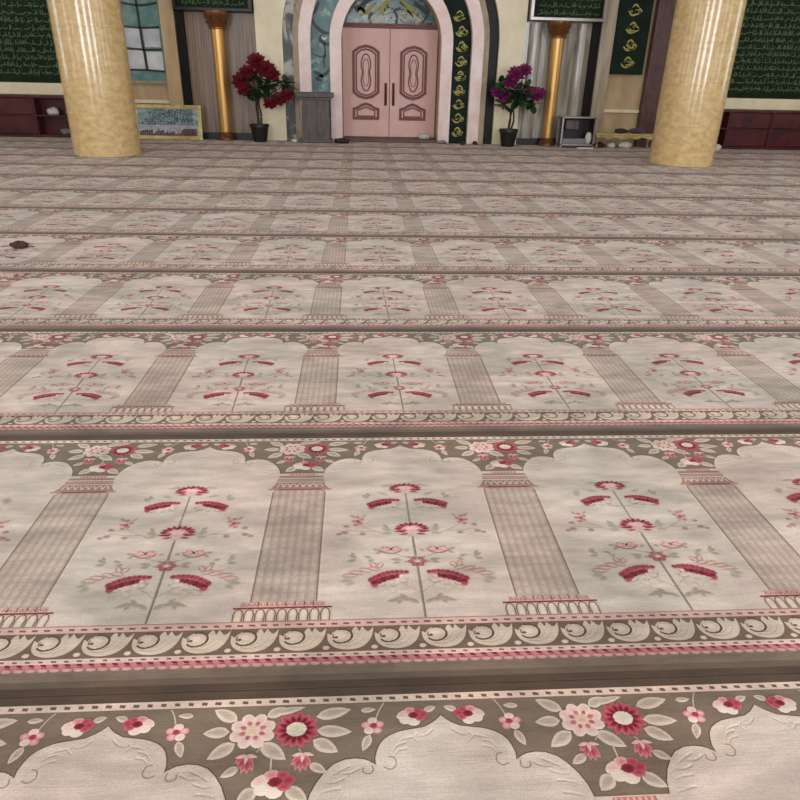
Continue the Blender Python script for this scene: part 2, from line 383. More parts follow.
for m_ in (-1, 1):
    X = lambda x: C0 + m_ * x
    def LF(x0, y0, x1, y1, w, cc=OLIVE, ce=SAGE, z=12, v=None): art.leafp((X(x0), y0), (X(x1), y1), w, cc, ce, z, vein=v)
    def CV(pts, w, col, z=9): art.curve([(X(a), b) for a, b in pts], w, col, z)
    # upper pair
    CV([(0, 690), (40, 700), (68, 715)], 3.5, SAGE)
    carnation(X(76), 728, 104, 54, m_, DEEP)
    LF(95, 700, 40, 694, 22, (190, 182, 160), (204, 196, 178)); LF(58, 776, 96, 792, 14, (176, 164, 146)); LF(40, 838, 84, 830, 12, (176, 164, 146))
    LF(124, 756, 146, 778, 20, (158, 150, 136), (182, 172, 156)); LF(120, 768, 132, 792, 16, (158, 150, 136), (182, 172, 156))
    # small sprays
    for a_, b_ in ((150, 640), (164, 652), (176, 632), (156, 620), (170, 612)):
        art.ell(X(a_), b_, 9, 8, (176, 104, 106), (198, 158, 150), 14, n=8)
    art.ell(X(163), 630, 8, 8, (150, 70, 76), (176, 96, 98), 18, n=8)
    CV([(62, 560), (110, 580), (146, 604), (160, 616)], 3, (176, 164, 148)); CV([(110, 580), (150, 578), (190, 586), (216, 576)], 3, (176, 160, 148))
    for a_, b_, w_ in ((205, 574, 13), (200, 606, 11), (150, 566, 11), (222, 566, 10)):
        art.ell(X(a_), b_, w_, w_ * .7, (156, 118, 118), (182, 156, 146), 14, n=8)
    LF(168, 648, 190, 668, 12, (160, 140, 126)); LF(150, 650, 136, 668, 10, (176, 160, 144))
    # leaves beside the middle flower
    LF(58, 574, 92, 596, 22, (158, 152, 134), (182, 174, 156)); LF(70, 590, 86, 616, 14, (158, 152, 134)); LF(60, 566, 94, 566, 13, (166, 160, 142))
    # pink open pair
    for k, (dx, dy, l_) in enumerate(((-38, 4, 0), (-26, 17, 0), (-8, 10, 0), (10, 10, 0), (26, 17, 0), (38, 4, 0))):
        art.leafp((X(70), 486), (X(70 + dx), 486 + dy), 15, (218, 184, 178), (188, 128, 128), 14 + k % 2 * 3)
    art.poly([(X(58), 500), (X(70), 484), (X(82), 500), (X(70), 493)] if m_ > 0 else [(X(82), 500), (X(70), 484), (X(58), 500), (X(70), 493)], DEEP, 24)
    art.curve([(X(38), 484), (X(54), 474), (X(70), 471), (X(86), 474), (X(104), 484)], 5, (170, 120, 112), 18)
    for q in ((30, 482, 14, 488), (104, 486, 124, 494), (100, 478, 116, 470)): LF(q[0], q[1], q[2], q[3], 12, (160, 146, 130))
    CV([(0, 440), (30, 456), (64, 470)], 3, SAGE)
    # little leaves low at the side
    for q in ((128, 452, 152, 462), (168, 450, 196, 468), (170, 444, 200, 440), (176, 460, 186, 480), (120, 446, 140, 436), (40, 440, 74, 446), (44, 432, 70, 428)):
        LF(*q, 12, (152, 142, 128), (176, 164, 150))
    # lower big pair
    CV([(0, 300), (30, 330), (60, 345)], 3.5, SAGE)
    LF(84, 350, 30, 318, 36, (205, 194, 180), (186, 173, 156)); LF(84, 350, 70, 300, 32, (206, 195, 181), (188, 175, 158)); LF(90, 350, 120, 308, 28, (204, 192, 178), (188, 175, 158))
    carnation(X(81), 366, 112, 62, m_, DEEP, 24, -12)
    # outlined leaf behind
    for q in ((104, 398, 140, 410), (128, 392, 168, 408), (152, 384, 196, 396), (170, 376, 214, 380), (112, 410, 96, 432), (120, 412, 130, 436)):
        LF(*q, 20, (200, 178, 166), (176, 122, 118), 14); LF(*q, 9, (196, 178, 165), (198, 182, 168), 18)
    for q in ((182, 366, 216, 374), (184, 358, 222, 354), (178, 350, 206, 336), (196, 368, 204, 386)): LF(*q, 18, (158, 150, 132), (184, 174, 158))
    # pair of olive leaves at the foot
    for q in ((6, 262, 40, 284), (20, 272, 74, 288), (46, 284, 96, 270), (40, 280, 58, 300), (56, 280, 66, 260)): LF(*q, 15, (150, 140, 122), (178, 166, 150))
for k in range(6):
    t = radians(60 * k); art.ell(C0 + 4 + 19 * cos(t), 434 + 15 * sin(t), 10, 8, (188, 110, 112), (150, 66, 76), 14, n=8)
art.ell(C0 + 4, 434, 8, 7, (222, 200, 190), (206, 160, 150), 20, n=8)
for dx, dy in ((-30, 26), (28, 26), (0, 30), (-44, -2), (44, -2)): art.leafp((C0 + 4, 434), (C0 + 4 + dx, 434 + dy), 11, (150, 140, 122), (174, 160, 142), 12)

art.v[N0:] = [(x + (.80 - y) * .024, y, z) for x, y, z in art.v[N0:]]   # the woven bouquet leans a little
# ---- pillar, its foot and its capital, centred on x = 0 (drawn for the pillar at the left of each niche)
art.rect(-84, 84, 264, 812, (175, 158, 146), 5.3)
for k in range(7):
    x = -72 + 24 * k
    art.rect(x - 7, x + 6, 264, 812, (188, 172, 160), 6)
    art.rect(x + 6, x + 8.5, 264, 812, (166, 148, 136), 7)
    for y in range(280, 800, 31): art.rect(x - 6, x + 5, y, y + 12, (182, 164, 152), 7)
art.rect(-130, 130, 211.5, 262, (196, 180, 164), 5.6)
art.line([(-128, 258), (128, 258)], 6, (124, 50, 58), 12)
art.rect(-110, 110, 262, 281, (196, 160, 150), 7)
for k in range(15):
    x = -103 + 14.7 * k; art.line([(x - 5, 266), (x, 275), (x + 5, 266)], 3, (160, 100, 98), 10)
for k in range(9):
    x = -112 + 28 * k
    art.line([(x - 11, 211), (x - 12, 236), (x - 8, 250), (x, 255), (x + 8, 250), (x + 12, 236), (x + 11, 211)], 3.6, (120, 94, 82), 8)
    art.rect(x - 6, x + 6, 213, 247, (212, 198, 182), 9)
# capital
art.poly([(-98, 822), (98, 822), (84, 846), (76, 900), (-76, 900), (-84, 846)], (150, 130, 114), 6)
art.line([(-106, 818), (106, 818)], 9, (196, 124, 124), 12); art.line([(-70, 818), (74, 818)], 5, (128, 36, 50), 14)
for k in range(7):
    x = -66 + 22 * k
    art.line([(x - 10, 832), (x - 6, 848), (x, 853), (x + 6, 848), (x + 10, 832)], 4, (212, 196, 180), 12)
    art.ell(x, 838, 4, 5, (190, 130, 126), (160, 100, 98), 13, n=6)
art.rect(-82, 82, 860, 866, (206, 184, 170), 12); art.rect(-80, 80, 870, 880, (186, 142, 136), 12); art.rect(-86, 86, 884, 890, (206, 190, 174), 12)
art.rect(-76, 76, 902, 918, (208, 190, 174), 14); art.rect(-42, 46, 904, 915, (190, 116, 116), 16)
for k in range(7): art.rect(-38 + 12 * k, -33 + 12 * k, 905, 914, (214, 170, 164), 18)
# ---- flowers of the spandrel
LFc, LFe = (214, 200, 182), (186, 170, 150)
def leafy(b, t, w, z=8): 
    art.leafp(b, t, w * .98, (206, 191, 175), (206, 191, 175), z, dome=.0005); art.leafp((b[0] * .9 + t[0] * .1, b[1] * .9 + t[1] * .1), (b[0] * .12 + t[0] * .88, b[1] * .12 + t[1] * .88), w * .62, (172, 156, 140), (192, 177, 160), z + 4, vein=(158, 142, 126))
for b_, t_, w_ in (((-84, 1116), (-138, 1146), 30), ((-96, 1090), (-152, 1088), 28), ((-80, 1062), (-132, 1028), 32), ((-28, 1060), (28, 1022), 34), ((84, 1120), (160, 1136), 30), ((86, 1086), (162, 1080), 30), ((80, 1064), (134, 1034), 32), ((-22, 1124), (18, 1146), 26), ((-14, 1130), (60, 1146), 18),
                   ((-64, 1008), (-98, 988), 20), ((76, 1010), (112, 990), 20), ((32, 962), (78, 932), 30), ((-24, 962), (-58, 930), 32)):
    leafy(b_, t_, w_)
for k in range(8):
    t = radians(45 * k + 22); x, y = -48 + 32 * cos(t), 1090 + 26 * sin(t)
    art.ell(x, y, 18, 15, (212, 176, 168), (224, 208, 196), 14 + (k % 2) * 3, rot=45 * k + 22, n=10)
for k in range(8):
    t = radians(45 * k + 22); art.leafp((-48 + 14 * cos(t), 1090 + 12 * sin(t)), (-48 + 32 * cos(t), 1090 + 26 * sin(t)), 12, (168, 66, 82) if k % 2 else (184, 96, 104), (200, 146, 142), 22)
art.ell(-48, 1090, 15, 13, (208, 178, 150), (226, 200, 184), 28)
for k in range(14):
    t = radians(360 / 14 * k + 5); L_ = 1.0 if k % 2 else .93
    art.leafp((44 + 12 * cos(t), 1090 + 12 * sin(t)), (44 + 52 * L_ * cos(t), 1090 + 47 * L_ * sin(t)), 21, RED, (196, 104, 112), 16 + (k % 2) * 3)
    art.leafp((44 + 16 * cos(t), 1090 + 15 * sin(t)), (44 + 38 * cos(t), 1090 + 34 * sin(t)), 11, DEEP, (146, 36, 58), 24)
art.ell(44, 1090, 22, 17, (196, 196, 172), (226, 214, 198), 28, n=14)
for k in range(7): art.ell(44 + 17 * cos(k * .9), 1090 + 13 * sin(k * .9), 6, 5, (224, 212, 196), (206, 188, 170), 30, n=6)
art.line([(-24, 1052), (-34, 1040)], 3, SAGE, 10); art.line([(52, 1046), (58, 1036)], 3, SAGE, 10); art.line([(-2, 1034), (0, 1000)], 3.5, (196, 182, 162), 12)
def bud(cx, cy, m_, z=14):
    for k, a_ in enumerate((-150, -125, -100, -75, -50)):
        t = radians(a_ + 8 * m_); art.leafp((cx - m_ * 2, cy + 18), (cx + 27 * cos(t) - m_ * 2, cy + 18 + 40 * sin(t)), 15, RED if k % 2 else (176, 70, 84), (206, 140, 140), z + k % 2 * 3)
    for a_ in (-165, -15, -92): 
        t = radians(a_); art.leafp((cx, cy + 20), (cx + 24 * cos(t), cy + 20 + 22 * sin(t)), 9, (218, 190, 180), (210, 170, 162), z + 8)
bud(-52, 1014, -1); bud(62, 1014, 1)
def rosebud(cx, cy, w, m_, z=14):
    """half-open flower: pale petals on one side, red ones on the other"""
    h = w * .72
    for x, y, rx, ry, ro, cc, ce in ((-.3, .08, .24, .17, 30, (214, 170, 164), CREAM), (-.24, -.2, .2, .2, 0, CREAM, (222, 208, 194)), (.04, -.3, .22, .2, 0, (220, 202, 190), CREAM), (-.05, .26, .2, .17, 0, ROSE, (214, 174, 168)),
                                     (.2, .24, .18, .15, 0, RED, ROSE), (.34, .05, .19, .17, 20, RED, (184, 96, 104)), (.26, -.14, .17, .14, 0, (164, 52, 70), ROSE), (.05, .02, .17, .15, 0, DEEP, RED)):
        art.ell(cx + m_ * x * w, cy + y * h, rx * w, ry * w * .85, cc, ce, z + 3, rot=ro * m_, n=10); z += 2
rosebud(8, 972, 84, 1)
for m_, cx in ((1, 0), (-1, PER)):
    X = lambda x: cx + m_ * x
    # little five petalled spray flower and its leaves
    for k in range(5):
        t = radians(72 * k + 20); art.ell(X(206 + 15 * cos(t)), 1092 + 13 * sin(t), 11, 9, (218, 190, 184), (226, 204, 196) if k % 2 else (196, 120, 124), 14 + k % 2 * 2, n=9)
    art.ell(X(208), 1093, 8, 7, RED, (176, 70, 84), 22, n=8)
    leafy((X(200), 1072), (X(184), 1034), 20); leafy((X(180), 1132), (X(214), 1134), 14)
    art.curve([(X(212), 1108), (X(222), 1134), (X(232), 1150)], 3, (190, 176, 158), 9)
    rosebud(X(292), 1114, 66, m_ )
    leafy((X(318), 1126), (X(346), 1136), 16)

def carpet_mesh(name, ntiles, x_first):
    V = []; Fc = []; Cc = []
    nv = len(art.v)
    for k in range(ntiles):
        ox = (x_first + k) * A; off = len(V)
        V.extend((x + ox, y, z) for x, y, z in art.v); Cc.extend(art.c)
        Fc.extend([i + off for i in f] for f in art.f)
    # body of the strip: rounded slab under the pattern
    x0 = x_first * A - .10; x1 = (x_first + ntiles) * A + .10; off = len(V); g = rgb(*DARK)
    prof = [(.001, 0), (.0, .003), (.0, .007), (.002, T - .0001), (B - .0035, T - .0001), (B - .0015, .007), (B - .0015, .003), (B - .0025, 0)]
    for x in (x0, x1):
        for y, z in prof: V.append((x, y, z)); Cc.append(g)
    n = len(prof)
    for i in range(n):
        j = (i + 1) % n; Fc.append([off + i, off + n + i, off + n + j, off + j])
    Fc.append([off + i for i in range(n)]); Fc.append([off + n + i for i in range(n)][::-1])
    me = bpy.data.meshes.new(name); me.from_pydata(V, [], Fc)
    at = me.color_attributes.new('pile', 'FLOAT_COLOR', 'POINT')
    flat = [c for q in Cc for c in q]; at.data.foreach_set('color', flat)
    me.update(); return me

mc = material('carpet_pile', (150, 130, 120), .95, spec=.15)
nt = mc.node_tree; N = nt.nodes; L = nt.links; bs = N['Principled BSDF']
bs.inputs['Sheen Weight'].default_value = .12; bs.inputs['Sheen Roughness'].default_value = .5
at = N.new('ShaderNodeAttribute'); at.attribute_name = 'pile'
geo = N.new('ShaderNodeNewGeometry')
def nz_(scale, vec=(1, 1, 1), detail=3, dist=0):
    mp = N.new('ShaderNodeMapping'); mp.inputs['Scale'].default_value = vec; L.new(geo.outputs['Position'], mp.inputs['Vector'])
    n = N.new('ShaderNodeTexNoise'); n.inputs['Scale'].default_value = scale; n.inputs['Detail'].default_value = detail; n.inputs['Distortion'].default_value = dist
    L.new(mp.outputs[0], n.inputs['Vector']); return n
def maprange(src, a, b, lo=.3, hi=.7):
    r = N.new('ShaderNodeMapRange'); r.inputs['From Min'].default_value = lo; r.inputs['From Max'].default_value = hi
    r.inputs['To Min'].default_value = a; r.inputs['To Max'].default_value = b; L.new(src, r.inputs['Value']); return r.outputs[0]
def mul(a, b):
    q = N.new('ShaderNodeMath'); q.operation = 'MULTIPLY'; L.new(a, q.inputs[0]); L.new(b, q.inputs[1]); return q.outputs[0]
wear = nz_(3.4, (.7, 1.5, 1), 5, .8); weft = nz_(60, (.25, 5, 1), 2); fine = nz_(420, (1, 1, 1), 2); blot = nz_(14, (.6, 1.6, 1), 3)
fac = mul(mul(maprange(wear.outputs['Fac'], .78, 1.14, .36, .64), maprange(weft.outputs['Fac'], .93, 1.06)), mul(maprange(fine.outputs['Fac'], .86, 1.14), maprange(blot.outputs['Fac'], .84, 1.12)))
hue = nz_(1.7, (1, 1, 1), 2)
hr = N.new('ShaderNodeValToRGB'); hr.color_ramp.elements[0].position = .35; hr.color_ramp.elements[1].position = .65
hr.color_ramp.elements[0].color = (1.045, .985, .97, 1); hr.color_ramp.elements[1].color = (.97, 1.005, 1.0, 1); L.new(hue.outputs['Fac'], hr.inputs[0])
v1 = N.new('ShaderNodeVectorMath'); v1.operation = 'MULTIPLY'; L.new(at.outputs['Color'], v1.inputs[0]); L.new(hr.outputs[0], v1.inputs[1])
v2 = N.new('ShaderNodeVectorMath'); v2.operation = 'SCALE'; L.new(v1.outputs[0], v2.inputs[0]); L.new(fac, v2.inputs['Scale'])
L.new(v2.outputs[0], bs.inputs['Base Color'])
bp = N.new('ShaderNodeBump'); bp.inputs['Strength'].default_value = .35; bp.inputs['Distance'].default_value = .002
ad = N.new('ShaderNodeMath'); ad.operation = 'ADD'; L.new(fine.outputs['Fac'], ad.inputs[0]); L.new(weft.outputs['Fac'], ad.inputs[1])
L.new(ad.outputs[0], bp.inputs['Height']); L.new(bp.outputs[0], bs.inputs['Normal'])

NT, XF = 30, -14
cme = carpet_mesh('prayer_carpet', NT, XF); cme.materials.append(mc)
ORD = ['nearest', 'second nearest', 'third', 'fourth', 'fifth', 'sixth', 'seventh', 'eighth', 'ninth', 'tenth', 'eleventh', 'twelfth', 'last']
TXS = {-1: .0146, 0: -.0079, 1: .006, 2: -.006}
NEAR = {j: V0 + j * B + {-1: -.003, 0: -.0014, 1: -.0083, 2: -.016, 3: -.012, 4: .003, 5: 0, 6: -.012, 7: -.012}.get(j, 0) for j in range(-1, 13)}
LAB = {-1: 'cream and brown prayer carpet strip lying nearest, only its flowered arch tips in view',
       0: 'cream and brown prayer carpet strip second from the front, whole large niches with red bouquets',
       11: 'last prayer carpet strip at the very back, against the threshold and foot of the wall'}
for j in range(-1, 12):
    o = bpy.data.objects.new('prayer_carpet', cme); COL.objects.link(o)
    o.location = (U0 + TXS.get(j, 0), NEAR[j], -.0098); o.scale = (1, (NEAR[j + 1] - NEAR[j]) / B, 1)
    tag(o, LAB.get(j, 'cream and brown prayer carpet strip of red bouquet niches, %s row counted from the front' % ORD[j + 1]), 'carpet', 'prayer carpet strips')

# ================================================================== ROOM SHELL
XL, XR, YB, YW, CZ = -10.4, 11.76, -7.0, 15.6, 5.6
CX = 0.68
def structure(name, bm, mat, **k):
    o = build(name, bm, mat, **k); o['kind'] = 'structure'; return o
bm = bmesh.new(); box(bm, XL - .3, XR + .3, YB - .3, 17.2, -.2, -.01); structure('floor', bm, M['floor'])
bm = bmesh.new(); box(bm, XL - .3, XR + .3, YB - .3, 17.2, CZ, CZ + .2); structure('ceiling', bm, M['plaster'])
# back part of the hall behind the camera keeps plain carpet-toned floor
def arcpts(r, zs, n=24, a0=0, a1=pi, cx=CX): return [(cx + r * cos(a0 + (a1 - a0) * i / n), zs + r * sin(a0 + (a1 - a0) * i / n)) for i in range(n + 1)]
ZS = 1.93
bm = bmesh.new()
ri = 1.05
prism(bm, [(XR, 0), (XR, CZ), (XL, CZ), (XL, 0), (CX - ri, 0)] + arcpts(ri, ZS)[::-1] + [(CX + ri, 0)], YW, YW + .6)
structure('wall_front', bm, M['beige_wall'])
bm = bmesh.new(); box(bm, CX - 2, CX + 2, 16.45, 16.6, 0, 3.6); structure('wall_recess', bm, M['tan_stone'])
# side walls and rear wall with tall windows that let the daylight in
def wall_with_windows(name, axis, pos, lo, hi, wins, z0=1.1, z1=4.7, t=.3):
    bm = bmesh.new()
    def bx(a, b, c, d):
        if axis == 'x': box(bm, min(pos, pos + t), max(pos, pos + t), a, b, c, d)
        else: box(bm, a, b, min(pos, pos + t), max(pos, pos + t), c, d)
    cur = lo
    for c, w in wins:
        bx(cur, c - w / 2, 0, CZ); bx(c - w / 2, c + w / 2, 0, z0); bx(c - w / 2, c + w / 2, z1, CZ); cur = c + w / 2
    bx(cur, hi, 0, CZ)
    structure(name, bm, M['plaster'])
WN = [3]
def win(axis, pos, c, w, z0, z1, inward, power):
    bm = bmesh.new(); t = .06
    def bx(a, b, cz, d, dp=.08):
        if axis == 'x': box(bm, pos - dp / 2, pos + dp / 2, a, b, cz, d)
        else: box(bm, a, b, pos - dp / 2, pos + dp / 2, cz, d)
    bx(c - w / 2, c + w / 2, z0, z0 + t); bx(c - w / 2, c + w / 2, z1 - t, z1); bx(c - w / 2, c - w / 2 + t, z0 + t, z1 - t); bx(c + w / 2 - t, c + w / 2, z0 + t, z1 - t)
    bx(c - t / 2, c + t / 2, z0 + t, z1 - t)
    structure('window_%d' % WN[0], bm, M['window_white']); WN[0] += 1
    l = bpy.data.lights.new('daylight', 'AREA'); l.shape = 'RECTANGLE'; l.size = w - .1; l.size_y = z1 - z0 - .1; l.energy = power; l.color = (.93, .985, 1.07)
    lo = bpy.data.objects.new('daylight', l); COL.objects.link(lo)
    z = (z0 + z1) / 2
    if axis == 'x': lo.location = (pos - inward * .1, c, z); lo.rotation_euler = (radians(90), 0, radians(-90 * inward))
    else: lo.location = (c, pos - inward * .1, z); lo.rotation_euler = (radians(90), 0, 0 if inward > 0 else pi)
PW = 90
LW = [(-4, 1.5), (1.2, 1.5), (6.4, 1.5), (11.6, 1.5)]
wall_with_windows('wall_left', 'x', XL - .3, YB, 17.2, LW); wall_with_windows('wall_right', 'x', XR, YB, 17.2, LW)
for c, w in LW:
    win('x', XL - .15, c, w, 1.1, 4.7, 1, PW * (1 if c < 6 else .5)); win('x', XR + .15, c, w, 1.1, 4.7, -1, PW * (1 if c < 6 else .5))
BW = [(-6.2, 2.4), (.7, 2.6), (7.6, 2.4)]
wall_with_windows('wall_back', 'y', YB - .3, XL, XR, BW)
for c, w in BW: win('y', YB - .15, c, w, 1.1, 4.7, 1, PW * 4.6)
# added fill: grid of square area lights under the ceiling, for even light
for iy, y in enumerate((-3.5, 1.0, 5.5, 10.0, 14.0)):
    for ix, x in enumerate((-7, -2, 3.2, 8.2)):
        l = bpy.data.lights.new('ceiling_fill', 'AREA'); l.shape = 'SQUARE'; l.size = 1.1; l.energy = (34, 34, 28, 20, 12)[iy]; l.color = (.97, .985, 1.0)
        lo = bpy.data.objects.new('ceiling_fill', l); COL.objects.link(lo); lo.location = (x, y, CZ - .03)

# ================================================================== ARCHED DOORWAY
def band(name, r0, r1, y0, y1, mat, side=None, zs=ZS, kind='structure'):
    if side == 'l': a0, a1 = pi, pi / 2
    elif side == 'r': a0, a1 = 0, pi / 2
    else: a0, a1 = pi, 0
    o_ = arcpts(r1, zs, 24, a0, a1); i_ = arcpts(r0, zs, 24, a0, a1)
    xo, xi = o_[0][0], i_[0][0]
    if side: pts = [(xo, 0)] + o_ + i_[::-1] + [(xi, 0)]
    else: pts = [(xo, 0)] + o_ + [(o_[-1][0], 0), (i_[-1][0], 0)] + i_[::-1] + [(xi, 0)]
    bm = bmesh.new(); prism(bm, pts, y0, y1); o = build(name, bm, mat)
    if kind: o['kind'] = kind
    return o
band('trim_1', 1.03, 1.27, 15.46, 15.62, M['pink_marble'])
band('trim_2', 1.272, 1.66, 15.57, 15.62, M['teal_panel'], 'l')
band('trim_3', 1.272, 1.66, 15.57, 15.62, M['green_panel'], 'r')
band('trim_4', 1.66, 1.90, 15.40, 15.62, M['pink_marble'])
band('trim_5', 1.902, 2.02, 15.44, 15.62, M['tan_stone'])
band('trim_6', 2.022, 2.22, 15.52, 15.62, M['reflection_tile'], 'l')
band('trim_7', 2.022, 2.22, 15.52, 15.62, M['black_gloss'], 'r')
# cream wall around the arch
for k, s_ in enumerate((-1, 1)):
    arc = arcpts(2.222, ZS, 20, pi if s_ < 0 else 0, pi / 2)
    pts = [(CX + s_ * 2.75, 0), (CX + s_ * 2.75, CZ - .02), (CX, CZ - .02)] + arc[::-1] + [(CX + s_ * 2.222, 0)]
    bm = bmesh.new(); prism(bm, pts, 15.42, 15.62); structure('trim_%d' % (8 + k), bm, M['cream_stone'])
# gold ornaments on the dark green strip
def medallion(bm, cx, cz, r, y, seed):
    rnd = random.Random(seed)
    for q in range(3):
        a0 = rnd.uniform(0, 6); rr = r * (.28 + .2 * q); n = 7
        pts = [(cx + 1.15 * rr * cos(a0 + i * .75) + r * .15 * (q - 1), cz + .62 * rr * sin(a0 + i * .75) + r * .1 * (1 - q)) for i in range(n)]
        ribbon(bm, smooth_path(pts, 3), r * .24, y - .012, y)
    ribbon(bm, smooth_path([(cx - r, cz - r * .1), (cx - r * .3, cz - r * .62), (cx + r, cz - r * .2)], 5), r * .26, y - .012, y)
    ribbon(bm, smooth_path([(cx - r * .5, cz + r * .35), (cx, cz + r * .75), (cx + r * .55, cz + r * .3)], 5), r * .24, y - .012, y)
for k in range(9):
    z = .22 + k * .275
    bm = bmesh.new(); x = CX + 1.465 if z < ZS else CX + 1.465 * cos((z - ZS) / 1.465)
    medallion(bm, x, z, .125, 15.57, k)
    o = build('gold_ornament', bm, M['gold_paint'])
    tag(o, 'gold calligraphic knot on the dark green strip right of the door, %s from the floor' % ['lowest', 'second', 'third', 'fourth', 'fifth', 'sixth', 'seventh', 'eighth', 'ninth'][k], 'ornament', 'gold knots right of the door')
# dark brush flourishes on the left teal strip
fl0 = empty('brush_flourish', (0, 0, 0)); bm = bmesh.new(); bx_ = CX - 1.465
for P_, w_ in (([(-.17, 2.35), (-.1, 2.2), (.05, 2.08), (.2, 2.05)], .07), ([(.02, 2.02), (.0, 1.93), (.12, 1.86), (.2, 1.88)], .07), ([(.08, 1.9), (.1, 1.7), (.06, 1.55), (.1, 1.4)], .035), ([(-.17, 1.68), (.0, 1.62), (.12, 1.66)], .025),
               ([(-.16, 1.36), (-.04, 1.3), (.04, 1.24)], .07), ([(.18, 1.4), (.08, 1.3), (-.12, 1.22)], .07), ([(-.12, 1.2), (.02, 1.18)], .05), ([(-.14, .86), (-.04, .9), (.08, .84), (.17, .86)], .12), ([(-.16, .8), (.1, .78)], .1), ([(.0, 2.6), (-.08, 2.45), (-.15, 2.38)], .06)):
    ribbon(bm, smooth_path([(bx_ + a, b) for a, b in P_], 6), w_, 15.555, 15.57)
build('dark_flourish', bm, M['black_frame'], fl0); bm = bmesh.new()
for P_ in ([(.02, 2.0), (.08, 1.95), (.14, 1.98)], [(-.08, .6), (0, .5), (.06, .62), (.02, .4)]):
    ribbon(bm, smooth_path([(bx_ + a, b) for a, b in P_], 6), .03, 15.555, 15.57)
bs_ = build('white_flourish', bm, M['pane_white'], fl0); tag(fl0, 'black and white brush flourishes painted on the teal strip left of the door', 'ornament')

# door with two leaves
door = empty('door_1', (CX, 16.25, 0)); door['kind'] = 'structure'
bm = bmesh.new(); box(bm, -1.12, -1.035, -.03, .2, 0, 2.3); box(bm, 1.035, 1.12, -.03, .2, 0, 2.3); box(bm, -1.035, 1.035, -.03, .2, 2.215, 2.3)
build('door_frame', bm, M['door_line'], door)
def frame_path(pts, w, y0, y1, bm, mi=0):
    P = [Vector(p) for p in pts]; n = len(P); cols_ = [[], [], [], []]
    for k in range(n):
        d0 = (P[k] - P[k - 1]).normalized(); d1 = (P[(k + 1) % n] - P[k]).normalized(); d = (d0 + d1).normalized(); sd = Vector((-d.y, d.x))
        ww = w / 2 / max(.6, d.dot(d1))
        for q, (sg, yy) in enumerate(((1, y0), (-1, y0), (1, y1), (-1, y1))): cols_[q].append(bm.verts.new((P[k].x + sd.x * ww * sg, yy, P[k].y + sd.y * ww * sg)))
    a, b, c, e = cols_
    for k in range(n):
        j = (k + 1) % n
        for q in ((a[k], a[j], b[j], b[k]), (a[k], c[k], c[j], a[j]), (b[k], b[j], e[j], e[k])): bm.faces.new(q).material_index = mi
def octo(cx, z0, z1, hw, ch):
    return [(cx - hw, z0 + ch), (cx - hw * .55, z0 + ch * .3), (cx, z0), (cx + hw * .55, z0 + ch * .3), (cx + hw, z0 + ch), (cx + hw, z1 - ch), (cx + hw * .55, z1 - ch * .3), (cx, z1), (cx - hw * .55, z1 - ch * .3), (cx - hw, z1 - ch)]
for s_ in (-1, 1):
    bm = bmesh.new(); box(bm, min(s_ * .006, s_ * 1.03), max(s_ * .006, s_ * 1.03), 0, .06, .05, 2.21, bev=.004)
    leaf_ = build('door_leaf', bm, M['door_pink'], door)
    cx = s_ * .52
    bm = bmesh.new()
    frame_path(octo(cx, .845, 1.87, .27, .12), .055, -.022, 0.0, bm); frame_path(octo(cx, .90, 1.81, .21, .10), .03, -.018, 0, bm)
    build('upper_molding', bm, M['door_line'], leaf_)
    bm = bmesh.new()
    car = []
    for i in range(41):
        t = 2 * pi * i / 40; zz = cos(t); hw = .115 * (abs(sin(t)) ** .7) * (1 - .34 * math.exp(-(zz / .28) ** 2) * 1.0) * (1.0 if abs(zz) < .8 else .9)
        car.append((cx + (1 if sin(t) >= 0 else -1) * hw, 1.355 + .36 * zz))
    car = car[:-1]; frame_path(car, .026, -.016, 0, bm)
    car2 = [(cx + (x - cx) * .62, 1.355 + (z - 1.355) * .74) for x, z in car]; frame_path(car2, .014, -.014, 0, bm)
    build('cartouche', bm, M['door_line'], leaf_)
    bm = bmesh.new()
    low = [(cx - .27, .43), (cx + .27, .43), (cx + .27, .62), (cx + .17, .655), (cx + .1, .70), (cx, .73), (cx - .1, .70), (cx - .17, .655), (cx - .27, .62)]
    frame_path(low, .055, -.022, 0, bm); low2 = [(cx + (x - cx) * .72, .55 + (z - .55) * .62) for x, z in low]; frame_path(low2, .028, -.018, 0, bm)
    build('lower_molding', bm, M['door_line'], leaf_)
    bm = bmesh.new(); hx = s_ * .085
    box(bm, hx - .028, hx + .028, -.012, 0, .70, 1.16, bev=.008)
    tube(bm, smooth_path([(hx, -.012, .76), (hx, -.06, .80), (hx, -.065, .93), (hx, -.06, 1.06), (hx, -.012, 1.1)], 5), .016, 8)
    build('handle', bm, M['handle'], leaf_, smooth=True, angle=40)
# panel behind the whole recess and the fanlight
fl_ = empty('window_1', (CX, 16.25, 0)); fl_['kind'] = 'structure'
bm = bmesh.new(); prism(bm, [(x - CX, z) for x, z in arcpts(1.09, ZS, 24, .29, pi - .29)], .06, .1); build('pane', bm, M['teal_panel'], fl_)
bm = bmesh.new()
for P_, w_ in (([(-.42, 2.3), (-.44, 2.42), (-.38, 2.5)], .06), ([(.12, 2.3), (.14, 2.45), (.05, 2.56), (-.1, 2.66)], .05), ([(.66, 2.3), (.74, 2.4), (.8, 2.48)], .05), ([(.1, 2.56), (.3, 2.62), (.2, 2.72)], .05), ([(-.75, 2.55), (-.6, 2.62), (-.5, 2.72), (-.3, 2.8)], .1), ([(.78, 2.32), (.9, 2.3)], .06), ([(.5, 2.7), (.7, 2.58), (.82, 2.5)], .08)):
    ribbon(bm, smooth_path(P_, 6), w_, .04, .06, taper=False)
build('tracery', bm, M['black_frame'], fl_)
bm = bmesh.new()
